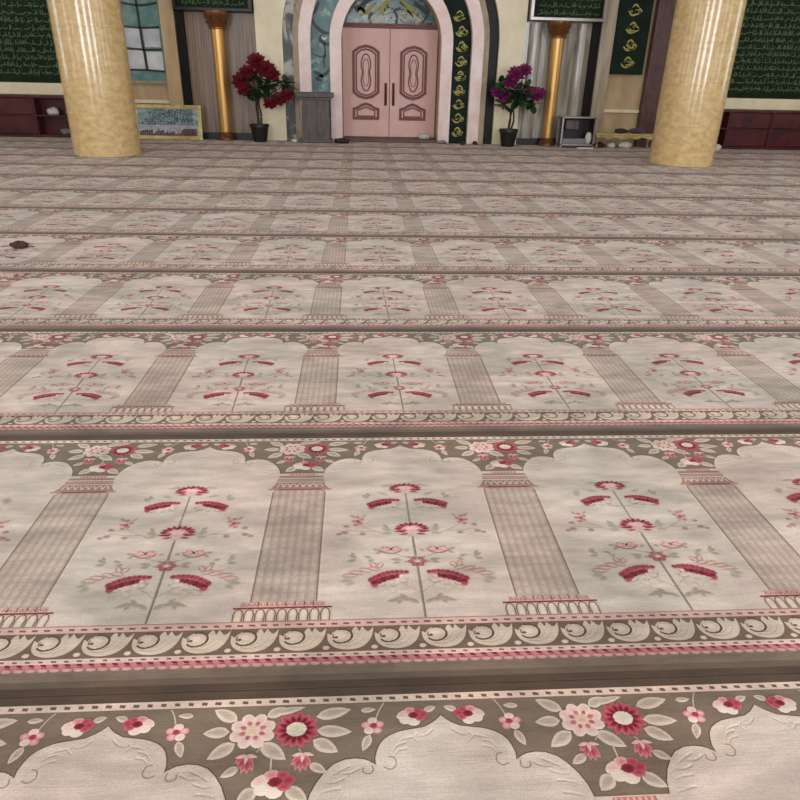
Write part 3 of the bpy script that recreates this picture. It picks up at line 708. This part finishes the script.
for P_, w_ in (([(-.72, 2.5), (-.62, 2.58), (-.5, 2.5), (-.42, 2.6), (-.3, 2.68)], .05), ([(-.35, 2.5), (-.2, 2.6), (-.08, 2.7), (.05, 2.78)], .045), ([(-.28, 2.46), (-.12, 2.56), (0, 2.66)], .03), ([(.62, 2.44), (.48, 2.56), (.34, 2.66), (.2, 2.76)], .045), ([(.5, 2.44), (.38, 2.54), (.26, 2.62)], .03), ([(-.66, 2.42), (-.56, 2.5), (-.64, 2.58), (-.7, 2.5)], .04)):
    ribbon(bm, smooth_path(P_, 6), w_ * 1.7, .03, .055)
build('gold_scroll', bm, M['gold_paint'], fl_)
# pale script across the fanlight
def script(bm, x0, x1, z, h, w, y0, y1, seed, mi=0):
    """a line of flowing joined letters with risers, bowls and dots"""
    r = random.Random(seed); x = x1
    while x > x0 + h * .6:
        n = r.randint(2, 5); pts = [(x, z + h * r.uniform(.1, .5))]
        for i in range(n):
            x -= h * r.uniform(.22, .5); pts.append((x, z + h * r.choice((-.1, 0, .05, .35, .1))))
            if r.random() < .4: ribbon(bm, [(x, z), (x + h * .03, z + h * .45), (x + h * .02, z + h * r.uniform(.75, 1.0))], w * .9, y0, y1, mi)
            if r.random() < .35:
                dx, dz = x + h * r.uniform(-.1, .2), z + h * r.choice((-.4, .75)); ribbon(bm, [(dx - w * .5, dz), (dx, dz + w * .1), (dx + w * .5, dz)], w, y0, y1, mi)
        if r.random() < .6: pts.append((x - h * .2, z - h * .3)); x -= h * .15
        ribbon(bm, smooth_path(pts, 3), w, y0, y1, mi)
        x -= h * r.uniform(.12, .3)
bm = bmesh.new(); script(bm, -.33, .12, 2.36, .16, .034, .03, .055, 3); script(bm, .2, .72, 2.36, .16, .034, .03, .055, 4); script(bm, -.2, .06, 2.5, .14, .032, .03, .055, 5)
script(bm, -.74, -.46, 2.32, .08, .028, .03, .055, 6); script(bm, .2, .5, 2.5, .12, .032, .03, .055, 9)
build('script', bm, M['pale_gold'], fl_)
bm = bmesh.new(); box(bm, CX - 1.035, CX + 1.035, 15.5, 16.25, 0, .03, bev=.006); structure('trim_10', bm, M['threshold'])
# carpet remnant continues to the threshold

# ================================================================== WALL BAYS, left and right mirrored
tn = [11]
def trim(x0, x1, y0, y1, z0, z1, mat, bev=0):
    bm = bmesh.new(); box(bm, x0, x1, y0, y1, z0, z1, bev=bev); o = structure('trim_%d' % tn[0], bm, mat); tn[0] += 1; return o
for s_ in (-1, 1):
    X = lambda d: CX + s_ * d
    def T2(d0, d1, y0, z0, z1, mat, bev=0): return trim(min(X(d0), X(d1)), max(X(d0), X(d1)), y0, YW + .005, z0, z1, mat, bev)
    T2(2.76, 4.16, 15.54, .13, 2.36, M['wood_grain'] if s_ < 0 else M['grey_marble'])
    T2(2.76, 4.16, 15.50, 0, .13, M['black_frame'])
    T2(4.17, 4.33, 15.5, 0, CZ - .1, M['black_gloss'])
    T2(4.34, 4.62, 15.44, 0, CZ - .1, M['beige_wall'] if s_ < 0 else M['beige_grey'], .01)
    T2(5.45, 5.84, 15.42, 0, CZ - .1, M['red_stone'] if s_ > 0 else M['beige_wall'], .01)
    T2(4.63, 5.44, 15.54, .68, .74, M['cream_stone'])
    T2(4.63, 5.44, 15.55, 0, .12, M['tan_stone'])
    # engaged half shaft catching the light beside the gold column
    if s_ > 0:
        for d_, r_ in ((2.98, .13), (3.95, .11)):
            bm = bmesh.new(); lathe(bm, [(r_, .13), (r_, 2.34)], 20, (X(d_), 15.53, 0)); structure('trim_%d' % tn[0], bm, M['silver' if False else 'grey_marble'], smooth=True, angle=40); tn[0] += 1
# gold columns
def gold_column(x, label):
    t = empty('gold_column', (x, 15.28, .003))
    bm = bmesh.new(); lathe(bm, [(.17, 0), (.17, .05), (.15, .06), (.155, .09), (.135, .11), (.14, .14), (.12, .16)], 28); build('base', bm, M['copper'], t, True, angle=35)
    bm = bmesh.new(); lathe(bm, [(.118, .16), (.12, .6), (.124, 1.2), (.132, 2.05)], 32); build('shaft', bm, M['gold'], t, True, angle=35)
    bm = bmesh.new(); lathe(bm, [(.134, 2.05), (.165, 2.06), (.165, 2.085), (.145, 2.095), (.17, 2.16), (.22, 2.26), (.245, 2.30), (.245, 2.36)], 40)
    for k in range(10):
        a = 2 * pi * k / 10
        for lz, rr in ((2.11, .155), (2.19, .18)):
            p0 = Vector((rr * cos(a), rr * sin(a), lz)); tube(bm, smooth_path([p0, p0 + Vector((.02 * cos(a), .02 * sin(a), .05)), p0 + Vector((.055 * cos(a), .055 * sin(a), .07)), p0 + Vector((.05 * cos(a), .05 * sin(a), .05))], 3), [.018, .02, .02, .02, .02, .018, .016, .014, .012, .01][:10], 6)
    build('capital', bm, M['copper'], t, True, angle=35)
    tag(t, label, 'column', 'gold columns')
gold_column(-2.80, 'slim gold column with copper capital left of the door beside the red flower plant')
gold_column(4.08, 'slim gold column with copper capital right of the door beside the purple flower plant')
# signs above
def sign(x0, x1, z0, label, fm, tm):
    t = empty('lintel_sign', ((x0 + x1) / 2, 15.3, z0)); w = (x1 - x0) / 2
    bm = bmesh.new(); box(bm, -w, w, -.06, .24, 0, .06, bev=.008); box(bm, -w, -w + .06, -.06, .24, .06, .75); box(bm, w - .06, w, -.06, .24, .06, .75); box(bm, -w, w, -.06, .24, .75, .81); build('frame', bm, fm, t)
    bm = bmesh.new(); box(bm, -w + .06, w - .06, .0, .22, .06, .75); p = build('panel', bm, M['board_green'], t)
    bm = bmesh.new()
    for k in range(5): script(bm, -w + .12, w - .12, .12 + .13 * k, .08, .012, -.008, .0, int(x0 * 10) + k)
    build('script', bm, M['board_text'], p)
    tag(t, label, 'sign', 'green signs over the gold columns')
sign(-3.62, -2.1, 2.37, 'dark framed green inscription sign above the left gold column', M['black_frame'], None)
sign(3.46, 5.0, 2.37, 'silver framed green inscription sign above the right gold column', M['silver'], None)
# left wall window with coloured glass
w2 = empty('window_2', (-4.35, 15.55, 0)); w2['kind'] = 'structure'
bm = bmesh.new(); box(bm, -.40, .40, -.02, .03, 1.1, 3.3); build('pane', bm, M['pane_teal'], w2)
bm = bmesh.new()
for (x0, x1, z0, z1) in ((-.37, -.02, 1.32, 1.66), (.04, .36, 1.30, 1.64), (-.37, -.04, 1.70, 2.06), (.03, .35, 1.72, 2.05)): box(bm, x0, x1, -.028, -.02, z0, z1)
build('pane', bm, M['pane_white'], w2)
bm = bmesh.new()
for P_ in ([(-.06, 3.2), (-.03, 2.5), (-.02, 2.06), (.0, 1.7), (.03, 1.3)], [(-.38, 2.08), (0, 2.06), (.36, 2.08)], [(-.38, 1.7), (0, 1.67), (.37, 1.68)], [(-.38, 1.3), (0, 1.3), (.37, 1.28)], [(-.38, 2.5), (0, 2.45), (.37, 2.5)]):
    ribbon(bm, smooth_path(P_, 5), .035, -.045, -.02, taper=False)
build('glazing_bar', bm, M['black_frame'], w2)
bm = bmesh.new(); box(bm, -.45, -.40, -.05, .05, 1.05, 3.35); box(bm, .40, .45, -.05, .05, 1.05, 3.35); box(bm, -.45, .45, -.06, .05, 1.05, 1.1); build('window_frame', bm, M['tan_stone'], w2)
# green banner on the right
t = empty('wall_banner', (5.68, 15.5, 1.43))
bm = bmesh.new(); box(bm, -.36, .36, 0, .03, 0, 1.9); build('cloth', bm, M['green_panel'], t)
for k in range(5):
    bm = bmesh.new(); cz = .22 + .32 * k; medallion(bm, 0, cz, .14, 0, 20 + k)
    build('gold_medallion', bm, M['gold_paint'], t)
tag(t, 'tall dark green banner with a column of gold medallions on the right wall', 'banner')
# big inscription boards with pale ledge
def board(x0, x1, label, seed):
    t = empty('inscription_board', ((x0 + x1) / 2, 15.5, 1.03)); w = (x1 - x0) / 2
    bm = bmesh.new(); box(bm, -w, w, 0, .05, 0, 2.6); p = build('panel', bm, M['board_green'], t)
    bm = bmesh.new()
    for k in range(18): script(bm, -w + .1, w - .1, .16 + .132 * k, .085, .016, -.006, 0, seed + k)
    build('script', bm, M['board_text'], t)
    tag(t, label, 'board', 'inscription boards')
board(-9.9, -5.12, 'huge dark green board of pale script lines, left of the left column', 100)
board(6.6, 11.3, 'huge dark green board of pale script lines, right of the right column', 200)
trim(-9.95, -5.2, 15.4, YW, .80, 1.02, M['cream_stone'], .01); trim(6.55, 11.35, 15.4, YW, .80, 1.02, M['cream_stone'], .01)
# low dark red cabinets
def cabinet(x0, x1, label, doors):
    t = empty('low_cabinet', ((x0 + x1) / 2, 15.18, .003)); w = (x1 - x0) / 2 - .004
    bm = bmesh.new(); box(bm, -w, w, 0, .36, 0, .05); box(bm, -w, w, 0, .36, .74, .79, bev=.006); box(bm, -w, -w + .03, 0, .36, .05, .74); box(bm, w - .03, w, 0, .36, .05, .74); box(bm, -w + .03, w - .03, .33, .36, .05, .74)
    build('body', bm, M['dark_red'], t)
    bm = bmesh.new(); box(bm, -w + .03, w - .03, .015, .33, .40, .425); build('shelf', bm, M['dark_red'], t)
    if doors:
        for z0, z1 in ((.06, .39), (.435, .73)):
            bm = bmesh.new(); box(bm, -w + .035, w - .035, .02, .04, z0, z1, bev=.004); d = build('drawer', bm, M['dark_red'], t)
            bm = bmesh.new(); lathe(bm, [(.008, 0), (.016, .012), (.012, .022)], 10); k_ = build('knob', bm, M['handle'], d); k_.rotation_euler = (radians(90), 0, 0); k_.location = (0, .02, (z0 + z1) / 2)
    tag(t, label, 'cabinet', 'low dark red cabinets')
cabinet(-8.65, -7.62, 'dark red low cabinet with drawers at the far left under the green board', True)
cabinet(-7.62, -6.62, 'dark red low cabinet with drawers at the left edge of the photo', True)
cabinet(-6.62, -5.64, 'dark red open low cabinet holding small white things, left of the left column', False)
cabinet(6.62, 7.46, 'dark red open low cabinet hidden mostly behind the right column', False)
cabinet(7.46, 8.02, 'narrow dark red open cabinet just right of the right column', False)
cabinet(8.02, 8.98, 'dark red low cabinet with two drawers beneath the right green board', True)
cabinet(8.98, 9.9, 'dark red low cabinet with drawers at the right edge of the photo', True)
def lump(name, x, y, z, sx, sy, sz, mat, label, cat, seed=0, group=None, sub=3):
    bm = bmesh.new(); bmesh.ops.create_icosphere(bm, subdivisions=sub, radius=1)
    r = random.Random(seed); ph = [r.uniform(0, 6) for _ in range(6)]
    for v in bm.verts:
        p = v.co.copy(); k = 1 + .13 * sin(4 * p.x + ph[0]) * cos(3 * p.y + ph[1]) + .1 * sin(7 * p.y + ph[2] + 3 * p.z) + .06 * sin(11 * p.x + ph[3])
        v.co = Vector((p.x * k * sx, p.y * k * sy, max(p.z * k, -.72) * sz))
    o = build(name, bm, mat, None, True); o.location = (x, y, z + .72 * sz); tag(o, label, cat, group); return o
lump('folded_cloth', -6.3, 15.36, .425, .12, .1, .08, M['white'], 'small white folded cloth on the shelf of the open left cabinet', 'cloth', 1)
lump('folded_cloth', -5.95, 15.36, .425, .09, .1, .07, M['white'], 'smaller white cloth on the left cabinet shelf, nearer the column', 'cloth', 2)
lump('paper_box', -6.12, 15.36, .05, .1, .1, .07, M['grey_plastic'], 'grey lump under the shelf of the open left cabinet', 'bundle', 3)

# ================================================================== ROUND MARBLE COLUMNS
def big_column(x, y, r, label):
    bm = bmesh.new(); prof = [(r, 0.0025)]
    for z in (.62, 1.24, 1.86, 2.48, 3.1, 3.72, 4.34): prof += [(r, z - .004), (r - .003, z - .002), (r - .003, z + .002), (r, z + .004)]
    prof += [(r, CZ - .005)]
    lathe(bm, prof, 72)
    o = build('marble_column', bm, M['cream_marble'], None, True, angle=25); o.location = (x, y, 0); tag(o, label, 'column', 'round marble columns'); return o
big_column(-4.23, 12.2, .53, 'thick round cream marble column on the left of the hall')
big_column(5.65, 12.1, .53, 'thick round cream marble column on the right of the hall')

# ================================================================== OBJECTS ALONG THE WALL
# leaning framed picture
t = empty('framed_picture', (-3.95, 15.12, .004)); t.rotation_euler = (radians(-7), 0, radians(-1))
w, h, fwid = .69, .67, .075
bm = bmesh.new()
for (x0, x1, z0, z1) in ((-w, w, 0, fwid), (-w, w, h - fwid, h), (-w, -w + fwid, fwid, h - fwid), (w - fwid, w, fwid, h - fwid)): box(bm, x0, x1, 0, .04, z0, z1, bev=.008)
build('frame', bm, M['gold_frame'], t)
bm = bmesh.new(); box(bm, -w + fwid, w - fwid, .012, .035, fwid, h - fwid); p = build('canvas', bm, M['pic_sky'], t)
bm = bmesh.new()
r = random.Random(5)
for k in range(26):
    x = -w + fwid + .04 + (2 * w - 2 * fwid - .1) * k / 25; hh = r.uniform(.04, .12); box(bm, x - .02, x + .02, .008, .012, fwid, fwid + hh)
box(bm, .3, .58, .006, .012, fwid + .02, fwid + .14); build('painted_crowd', bm, M['pic_dark'], p)
bm = bmesh.new(); prism(bm, [(-.6, .1), (-.45, .24), (-.2, .3), (.1, .27), (.35, .3), (.5, .22), (.6, .12)], .009, .0125); build('painted_haze', bm, M['pic_mid'], p)
bm = bmesh.new()
for k in range(7): script(bm, -.5 + .03 * k, .52, .30 + .042 * k, .04, .01, .006, .012, 300 + k)
build('script', bm, material('ink', (52, 74, 78), .6), p)
tag(t, 'wide picture in a shiny gold frame leaning on the wall right of the left column', 'picture')

# flowering plants
def petal(bm, base, direction, up, length, width, curl, mi=0):
    d = Vector(direction).normalized(); s = d.cross(Vector(up)); s = s.normalized() if s.length > 1e-3 else Vector((1, 0, 0)); u = s.cross(d)
    rows = []
    for i in range(5):
        t_ = i / 4; wv = width * (.25 + .9 * sin(pi * (t_ * .8 + .12))) * (1 if i < 4 else .35); p = Vector(base) + d * length * t_ + u * (curl * length * t_ * t_)
        rows.append([bm.verts.new(p - s * wv / 2 + u * .02 * length), bm.verts.new(p - u * .03 * length), bm.verts.new(p + s * wv / 2 + u * .02 * length)])
    for a, b in zip(rows, rows[1:]):
        for k in range(2): bm.faces.new((a[k], a[k + 1], b[k + 1], b[k])).material_index = mi
def solid(o, th=.003):
    md = o.modifiers.new('thickness', 'SOLIDIFY'); md.thickness = th
def plant(x, y, blooms, leaves, petal_mat, label, lean):
    t = empty('flowering_plant', (x, y, .003))
    bm = bmesh.new(); lathe(bm, [(.13, 0), (.14, .01), (.185, .28), (.2, .285), (.2, .34), (.18, .34), (.175, .30)], 28); build('pot', bm, M['pot'], t, True, angle=35)
    bm = bmesh.new(); lathe(bm, [(.174, .29), (.17, .3), (.05, .31)], 20); build('soil', bm, M['soil'], t)
    bm = bmesh.new(); r = random.Random(int(x * 10))
    hub = Vector((lean, 0, .95))
    for k in range(3): tube(bm, smooth_path([(.03 * cos(k * 2), .03 * sin(k * 2), .28), (.05 * cos(k * 2.1) + lean * .3, .04 * sin(k * 2), .5), (lean * .6 - .03 * k, .02, .72), hub], 5), [.022 - .0006 * i for i in range(16)], 7)
    for bx, by, bz, br in blooms: tube(bm, smooth_path([hub + Vector((0, 0, -.1)), (hub + Vector((bx, by, bz))) / 2 + Vector((0, 0, .03)), (bx, by, bz)], 5), .009, 6)
    for lx, ly, lz in leaves: tube(bm, smooth_path([hub + Vector((0, 0, -.15)), (hub + Vector((lx, ly, lz))) / 2, (lx, ly, lz)], 4), .006, 5)
    build('stem', bm, M['stem'], t, True)
    bm = bmesh.new()
    for lx, ly, lz in leaves:
        c = Vector((lx, ly, lz))
        for k in range(12):
            a = r.uniform(0, 2 * pi); e = r.uniform(-.5, .7); d = Vector((cos(a) * cos(e), sin(a) * cos(e) * .8 - .2, sin(e))); petal(bm, c + d * .02, d, (0, 0, 1), r.uniform(.17, .27), r.uniform(.09, .13), r.uniform(-.35, .1))
    solid(build('foliage', bm, M['leaf'], t))
    for bx, by, bz, br in blooms:
        bm = bmesh.new(); c = Vector((bx, by, bz))
        for ring, (n, e0, ln) in enumerate(((9, -.25, 1), (8, .2, .85), (6, .7, .65), (4, 1.15, .45))):
            for k in range(n):
                a = 2 * pi * k / n + ring * .4 + r.uniform(-.15, .15); d = Vector((cos(a) * cos(e0), sin(a) * cos(e0), sin(e0)))
                # flower heads turn towards the hall
                d = Matrix.Rotation(radians(48), 3, 'X') @ d
                petal(bm, c, d, (0, -.6, .8), br * ln, br * .55 * ln, .28)
        o = build('bloom', bm, petal_mat, t); solid(o, .004)
        bm = bmesh.new(); bmesh.ops.create_icosphere(bm, subdivisions=1, radius=br * .14); q = build('flower_eye', bm, M['leaf'], o); q.location = c + Vector((0, -.03, .03))
    tag(t, label, 'plant', 'potted flowering plants')
plant(-2.06, 15.05, [(.02, -.05, 1.5, .2), (.2, -.08, 1.36, .21), (-.18, -.05, 1.3, .17), (-.30, -.05, 1.14, .21), (-.24, -.1, .98, .16), (.36, -.05, 1.26, .14), (.44, -.06, .82, .17), (.60, -.04, .90, .15), (.26, -.1, .74, .15)],
      [(-.1, 0, 1.15), (.05, .05, 1.2), (.2, 0, 1.08), (0, -.1, .92), (-.2, 0, .86), (.45, 0, 1.12), (.18, 0, .86), (.6, 0, 1.1)], M['red_petal'], 'potted plant with big crimson flowers in a black pot left of the door', .02)
plant(3.15, 14.95, [(.05, -.05, 1.38, .19), (.22, -.06, 1.46, .15), (-.05, -.06, 1.24, .16), (-.18, -.06, .98, .17), (-.32, -.04, 1.03, .13), (.5, -.05, 1.0, .17), (.6, -.04, 1.04, .13), (.38, -.05, 1.05, .14)],
      [(-.25, 0, 1.22), (.1, 0, 1.1), (.3, 0, 1.15), (.2, -.1, .95), (-.15, 0, .8), (.42, 0, .82), (.05, -.1, 1.0), (.15, -.1, .85), (-.08, -.1, 1.05)], M['purple_petal'], 'potted plant with magenta purple flowers in a black pot right of the door', .12)

# lectern
t = empty('lectern', (-.90, 15.12, .003))
bm = bmesh.new(); box(bm, -.34, .34, -.18, .2, 0, .07, bev=.01); build('plinth', bm, M['grey_wood'], t)
bm = bmesh.new(); v = box(bm, -.29, .29, -.14, .16, .07, .82)
for q in v[:4]: q.co.x *= 1.0
for q in v[4:]: q.co.x *= .93
build('body', bm, M['grey_wood'], t)
bm = bmesh.new(); box(bm, -.2, .2, -.152, -.14, .16, .72, bev=.004); build('front_panel', bm, M['grey_wood'], t)
bm = bmesh.new(); box(bm, -.33, .33, -.18, .18, .82, .865, bev=.006); box(bm, -.38, .38, -.22, .22, .865, .96, bev=.012, mat=None); build('top', bm, M['grey_wood'], t)
tag(t, 'grey wooden lectern pedestal standing left of the pink door', 'lectern')
lump('skullcap', -.36, 14.98, .003, .16, .12, .06, M['dark_cloth'], 'small dark cap lying on the carpet at the right foot of the lectern', 'cap', 11)
lump('white_tissue', -1.35, 15.02, .003, .06, .05, .04, M['white'], 'small white scrap on the floor left of the lectern', 'tissue', 12)
lump('skullcap', 1.47, 16.08, .03, .11, .08, .07, M['white'], 'small white cap on the threshold before the right door leaf', 'cap', 13)
lump('paper_scrap', 1.79, 15.3, .003, .09, .08, .04, M['grey_plastic'], 'small grey scrap at the foot of the pink pier right of the door', 'scrap', 14)
# pair of shoes beneath the green strip
for k, (x, y) in enumerate(((2.22, 15.15), (2.5, 15.2))):
    t = empty('dark_slipper', (x, y, .006), radians(80 + 14 * k))
    bm = bmesh.new(); bmesh.ops.create_icosphere(bm, subdivisions=3, radius=1)
    for v in bm.verts:
        p = v.co; v.co = Vector((p.x * .14, p.y * (.05 + .012 * p.x), max(p.z, -.2) * .015 + .004))
    build('sole', bm, M['black_frame'], t, True)
    bm = bmesh.new(); bmesh.ops.create_icosphere(bm, subdivisions=3, radius=1)
    for v in bm.verts:
        p = v.co; v.co = Vector((p.x * .085 + .04, p.y * .052, max(p.z, 0) * .06 + .01))
    build('upper', bm, M['dark_cloth'], t, True)
    tag(t, ['dark slipper on the carpet below the green strip, nearer the door', 'dark slipper at the foot of the outer pink pier'][k], 'slipper', 'dark slippers by the arch')

# glass fronted metal equipment case
t = empty('equipment_case', (4.59, 14.95, .003))
bm = bmesh.new()
for x in (-.36, .33):
    for y in (-.18, .15): box(bm, x, x + .03, y, y + .03, 0, .6)
box(bm, -.36, .36, -.18, .18, .58, .61, bev=.004); box(bm, -.36, .36, -.18, .18, .05, .08); build('frame', bm, M['silver'], t)
bm = bmesh.new(); box(bm, -.33, .33, .13, .15, .08, .58); box(bm, -.33, -.32, -.15, .13, .08, .58); box(bm, .32, .33, -.15, .13, .08, .58); build('dark_panel', bm, M['black_frame'], t)
bm = bmesh.new(); box(bm, -.26, .02, -.1, .1, .36, .54, bev=.01); build('upper_unit', bm, M['grey_wood'], t)
bm = bmesh.new(); box(bm, -.31, .2, -.14, .1, .08, .18, bev=.012); build('lower_unit', bm, M['grey_plastic'], t)
bm = bmesh.new(); lathe(bm, [(.04, .08), (.06, .12), (.07, .2), (.055, .28), (.03, .31)], 18, (.26, -.08, 0)); build('jar', bm, M['white'], t, True)
tag(t, 'small metal framed dark case with grey units inside, beside the right gold column', 'case')
bm = bmesh.new(); box(bm, -.17, .17, -.06, .06, 0, .015, bev=.003); box(bm, -.16, .16, -.05, .06, .015, .026, bev=.003); o = build('paper_pad', bm, M['white'], None); o.location = (4.72, 14.62, .004); o.rotation_euler = (0, 0, .06)
tag(o, 'flat white pad lying on the carpet in front of the dark equipment case', 'pad')
# gilt bench
t = empty('low_bench', (5.67, 15.05, .003))
bm = bmesh.new(); box(bm, -.68, .68, -.17, .17, .25, .29, bev=.01); build('top', bm, M['gold_frame'], t)
bm = bmesh.new(); pts = [(-.62, .25), (-.62, .19)]
for i in range(25): pts.append((-.6 + 1.2 * i / 24, .2 + .022 * sin(i * pi / 3)))
pts += [(.62, .19), (.62, .25)]; prism(bm, pts, -.16, -.14); build('apron', bm, M['gold_frame'], t)
for x in (-.6, .6):
    for y in (-.13, .13):
        bm = bmesh.new(); tube(bm, smooth_path([(x, y, .25), (x * 1.03, y * 1.05, .17), (x, y, .08), (x * 1.04, y * 1.1, .01)], 4), [.03, .032, .03, .026, .022, .02, .018, .018, .018, .018, .02, .022, .024], 8); build('leg', bm, M['gold_frame'], t, True)
tag(t, 'low gilt bench with a wavy apron in front of the beige wall', 'bench')
lump('folded_cloth', 5.60, 15.05, .30, .14, .1, .05, M['dark_cloth'], 'dark brown folded cloth on the gilt bench', 'cloth', 21)
lump('folded_cloth', 5.92, 15.05, .30, .13, .1, .06, M['purple_cloth'], 'purplish folded cloth at the right of the gilt bench top', 'cloth', 22)
lump('white_bundle', 5.42, 15.0, .003, .08, .07, .06, M['white'], 'small white bundle under the gilt bench, the left of two', 'bundle', 23)
lump('white_bundle', 5.72, 14.98, .003, .13, .08, .07, M['white'], 'wider white bundle under the gilt bench, the right of two', 'bundle', 24)
lump('dark_bundle', 5.17, 15.05, .003, .12, .09, .06, M['dark_cloth'], 'dark bundle under the left end of the gilt bench', 'bundle', 25)
lump('white_bundle', 7.45, 14.6, .003, .17, .09, .09, M['white'], 'crumpled white bundle on the floor right of the right marble column', 'bundle', 26)
lump('skullcap', -2.64, 5.34, .003, .066, .045, .03, M['dark_cloth'], 'dark brown cap lying alone on the carpet at the left', 'cap', 31)

# ================================================================== WORLD / VIEW
wd = bpy.data.worlds.new('world'); SC.world = wd; wd.use_nodes = True
wd.node_tree.nodes['Background'].inputs[0].default_value = (.8, .85, .9, 1); wd.node_tree.nodes['Background'].inputs[1].default_value = .4
vs = SC.view_settings; vs.view_transform = 'Standard'; vs.look = 'None'; vs.gamma = 1; vs.use_curve_mapping = False; vs.exposure = 0.0
SC.cycles.max_bounces = 6; SC.cycles.diffuse_bounces = 3; SC.cycles.glossy_bounces = 3
SC.cycles.use_denoising = True
